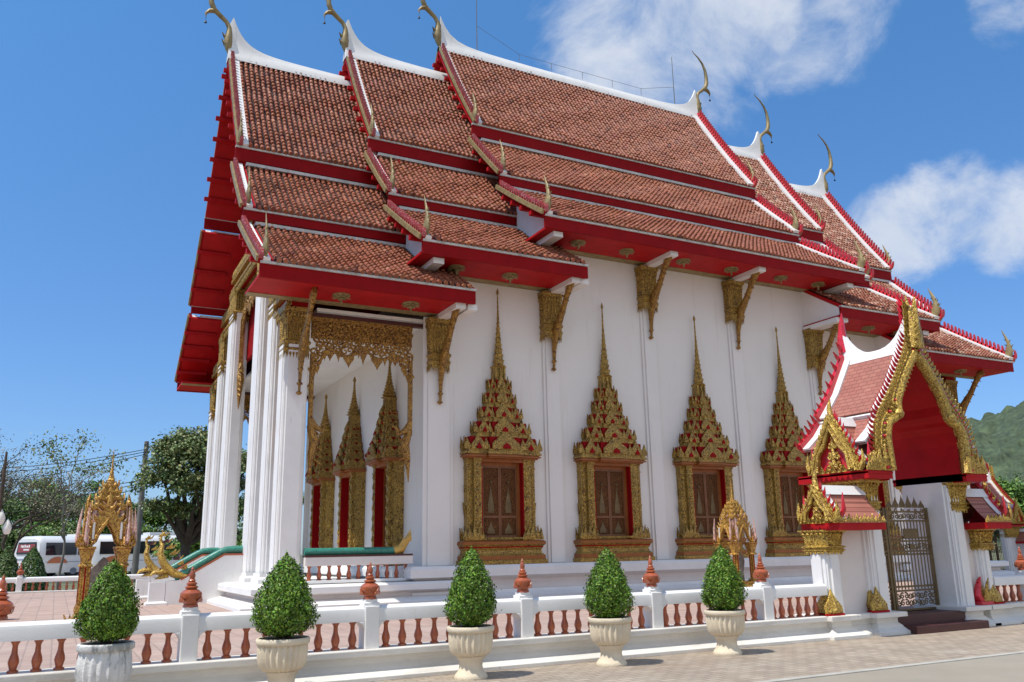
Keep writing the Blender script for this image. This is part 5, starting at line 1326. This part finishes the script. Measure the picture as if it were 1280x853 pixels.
# ------------------------------------------------------------------ BUS
pB = at(50, 700, 76)
bus = thing('parked_bus', 'white parked coach with a red window in its end, left of the gilded shrine', 'bus', (pB.x, pB.y, 0), R(40)); bus.scale = (1.24, 1.2, .97)
BL, BW, BH = 12.2, 2.5, 3.25
b = MB(); cs = [(0, .38), (0, 1.9), (.05, 2.75), (.22, 3.1), (.6, 3.25), (BW-.6, 3.25), (BW-.22, 3.1), (BW-.05, 2.75), (BW, 1.9), (BW, .38)]
vs = []; xs = [(0, .12, .93), (.25, .0, 1), (BL-.25, .0, 1), (BL, .15, .93)]
for x, ins, zk in xs: vs += [(x, ins+y*(BW-2*ins)/BW, .38+(z-.38)*zk) for y, z in cs]
n = len(cs)
b.faces(vs, [(k*n+i, (k+1)*n+i, (k+1)*n+(i+1) % n, k*n+(i+1) % n) for k in range(3) for i in range(n)]+[tuple(range(n)), tuple(range(4*n-1, 3*n-1, -1))], 0)
b.box(3.4, 8.2, .5, BW-.5, 3.24, 3.45, 0); b.box(.4, 11.8, -.012, .0, 1.2, 1.25, 1)
M['buswhite'] = mat('white_bus_paint', (.74, .75, .77), .3, 0, .03, 2, coat=.3); M['glass'] = mat('dark_tinted_glass', (.018, .02, .024), .08, 0, .1, 2)
M['busblue'] = mat('blue_grey_stripe', (.3, .36, .46), .4, 0, .05, 2); M['rubber'] = mat('black_tyre', (.02, .02, .02), .85, 0, .2, 5); M['orangepaint'] = mat('rust_orange_wheel_arch', (.5, .16, .07), .5, 0, .1, 5)
b.build('body', ['buswhite', 'busblue'], bus, smooth=40)
for (x0, x1) in ((.35, 2.6), (2.72, 5.2), (5.3, 7.7), (7.8, 9.8), (9.9, 11.6)):
    w = MB(); w.prism([(x0, -.016, 1.75), (x1, -.016, 1.75), (x1, .035, 2.72), (x0, .035, 2.72)], (0, -.03, 0), 0); w.build('side_window', 'glass', bus)
w = MB(); w.prism([(-.02, .35, 1.85), (-.02, BW-.35, 1.85), (-.0, BW-.45, 2.78), (-.0, .45, 2.78)], (-.03, 0, 0), 0)
w.box(-.062, -.05, .5, BW-.5, 2.0, 2.62, 1)
for k, (ya, za, ww, hh) in enumerate(((.95, 2.36, .12, .2), (1.12, 2.36, .14, .16), (1.32, 2.36, .12, .22), (1.5, 2.36, .16, .18), (1.7, 2.38, .06, .2))):
    w.box(-.07, -.0622, ya, ya+ww, za, za+hh, 2)
w.box(-.07, -.0622, 1.0, 1.5, 2.14, 2.26, 2)
M['pinkfilm'] = mat('red_window_film', (.30, .06, .07), .3, 0, .1, 3)
w.build('end_window', ['glass', 'pinkfilm', 'white'], bus)
w = MB(); w.box(-.04, -.0, .3, BW-.3, 1.45, 1.52, 0); w.box(-.05, 0, .3, .62, .95, 1.2, 1); w.box(-.05, 0, BW-.62, BW-.3, .95, 1.2, 1); w.build('bumper_trim', ['busblue', 'orangepaint'], bus)
for x in (2.5, 8.7):
    for y in (.02, BW-.3):
        w = MB(); w.lathe([(.0, 0), (.48, 0), (.5, .03), (.5, .25), (.48, .28), (0, .28)], (0, 0, 0), 20, 0); w.lathe([(0, -.012), (.26, -.012), (.26, -.002)], (0, 0, 0), 16, 1); w.lathe([(.26, .282), (.26, .29), (0, .29)], (0, 0, 0), 16, 1)
        o = w.build('wheel', ['rubber', 'busblue'], bus, smooth=40); o.rotation_euler = (math.pi/2, 0, 0); o.location = (x, y+.27, .5)
w = MB(); 
w.prism([(x, -.014, z) for x, z in [(1.25+.75*math.cos(a), 1.0+.62*math.sin(a)) for a in np.linspace(.2, math.pi-.2, 9)]], (0, -.02, 0), 0); w.build('wheel_arch_flash', 'orangepaint', bus)

p2 = at(116, 700, 74)
c2 = dup(bus, (p2.x, p2.y, 0), R(12), 'second white coach, seen right of the gilded shrine behind the leaning pole')
bus['group'] = c2['group'] = 'white coaches in the car park'
# ------------------------------------------------------------------ utility pole, cables, street lamp
pb, pt = at(168, 718, 56), at(183.5, 552, 56)
b = MB(); b.tube([(0, 0, 0), (pt.x-pb.x, pt.y-pb.y, pt.z)], [.19, .13], 8)
up = tag(b.build('utility_pole', 'grey', None, smooth=60, loc=(pb.x, pb.y, 0)), 'leaning grey utility pole just right of the gilded shrine', 'pole')
for i, (v0, u1, v1, lb) in enumerate(((562, -60, 586, 'uppermost of the three black cables crossing the sky left of the pole'), (565, -60, 592, 'middle of the three black cables crossing the sky left of the pole'), (568, -60, 606, 'lowest of the three black cables crossing the sky left of the pole'), (600, -60, 622, 'thin cable crossing just above the gilded shrine spikes'), (604, -60, 634, 'second thin cable above the gilded shrine spikes'), (610, -60, 646, 'lowest thin cable passing behind the gilded shrine spikes'))):
    a, c = at(183-(v0-552)*.09, v0, 55.8), at(u1, v1, 66); P = []
    for k in range(13):
        s = k/12; q = a+(c-a)*s; q.z -= 1.0*math.sin(s*math.pi)*.35; P.append(q)
    b = MB(); b.tube(P, .022, 5); tag(b.build('power_cable', 'black'), lb, 'cable', 'overhead cables at the utility pole')
for i, (va, ub, vb, lb) in enumerate(((560, 330, 610, 'cable running from the leaning pole behind the tree crown'), (604, 330, 632, 'lower cable running from the leaning pole behind the tree crown'))):
    a, c = at(182, va, 56), at(ub, vb, 62); b = MB(); b.tube([a, (a+c)/2-Vector((0, 0, .2)), c], .022, 5); tag(b.build('power_cable', 'black'), lb, 'cable', 'overhead cables at the utility pole')
pl_ = at(-7, 690, 30)
lamp = thing('street_lamp', 'dark lamp post with white globes at the left picture edge', 'street lamp', (pl_.x, pl_.y, 0))
b = MB(); b.tube([(0, 0, 0), (0, 0, 3.6)], [.07, .05], 10); b.tube([(0, 0, 3.6), (0, 0, 4.4)], [.05, .03], 8); b.tube([(0, 0, 2.05), (.14, 0, 2.0), (.25, 0, 2.12)], [.03, .035, .05], 8); b.tube([(0, 0, 2.3), (-.16, 0, 2.3), (-.2, 0, 2.4)], .03, 8); b.build('post', 'bark', lamp, smooth=50)
M['globe'] = mat('white_glass_globe', (.8, .78, .72), .25, 0, .02, 3)
for (x, z, s) in ((.25, 2.14, .8), (.06, 2.42, 1.3)):
    g = MB(); g.lathe([(.0, 0), (.07, .0), (.11, .1), (.12, .2), (.08, .32), (.03, .42), (0, .46)], (0, 0, 0), 14); g.build('globe', 'globe', lamp, smooth=60).location = (x, 0, z)
    lamp.children[-1].scale = (s*.8, s*.8, s*.8)
p = at(1, 752, 20)
o = finial_mesh(2.0).build('terracotta_ornament', 'terracotta', None, smooth=40, loc=(p.x, p.y, FLOOR)); tag(o, 'red terracotta pointed ornament standing on the courtyard at the left edge', 'ornament')

# ------------------------------------------------------------------ forested hill far right
def fbm(shape, octs, seed):
    rs = np.random.default_rng(seed); H = np.zeros(shape)
    yy = np.linspace(0, 1, shape[0]); xx = np.linspace(0, 1, shape[1])
    for (ny, nx, a) in octs:
        g = rs.normal(size=(ny+3, nx+3)); fy = yy*ny; fx = xx*nx; iy = fy.astype(int); ix = fx.astype(int); ty = fy-iy; tx = fx-ix; ty = ty*ty*(3-2*ty); tx = tx*tx*(3-2*tx)
        A = g[iy][:, ix]; B = g[iy][:, ix+1]; C_ = g[iy+1][:, ix]; D = g[iy+1][:, ix+1]
        H += a*((A*(1-tx)+B*tx)*(1-ty)[:, None]+(C_*(1-tx)+D*tx)*ty[:, None])
    return H
na, nd = 200, 120
az = np.linspace(math.atan2(at(1120, 600, 1).y-CP.y, at(1120, 600, 1).x-CP.x), math.atan2(at(1420, 600, 1).y-CP.y, at(1420, 600, 1).x-CP.x), na)
k = np.linspace(0, 1, nd)
u_ = np.linspace(1120, 1420, na)
ridge = np.interp(u_, [1120, 1160, 1200, 1230, 1260, 1285, 1330, 1420], [44, 55, 65, 68, 72, 77, 88, 84])
H = fbm((nd, na), ((5, 3, 4.0), (14, 9, 2.0), (30, 24, 1.0), (52, 50, .55)), 5)
D_ = 330+270*k
Z = ridge[None, :]*np.sin(np.clip(k, 0, 1)*math.pi/2)[:, None]**1.15+H*np.minimum(1, k*3)[:, None]
X = CP.x+D_[:, None]*np.cos(az)[None, :]; Y = CP.y+D_[:, None]*np.sin(az)[None, :]
V = np.stack([X, Y, np.maximum(Z, -2)], 2).reshape(-1, 3)
idx = np.arange(na*nd).reshape(nd, na); F = np.stack([idx[:-1, :-1], idx[:-1, 1:], idx[1:, 1:], idx[1:, :-1]], 2).reshape(-1, 4)
M['hill'] = mat('forested_slope', (.075, .105, .05), .95, 0, .4, .12, 0, 1, [((.035, .055, .03), .22, .42, .6, .8, (1, 1, 1)), ((.13, .15, .075), .4, .55, .68, .7, (1, 1, 1))])
me = bpy.data.meshes.new('hill'); me.from_pydata([tuple(v) for v in V], [], [tuple(f) for f in F]); me.materials.append(M['hill']); me.update()
o = bpy.data.objects.new('hill', me); S.collection.objects.link(o); o['kind'] = 'structure'
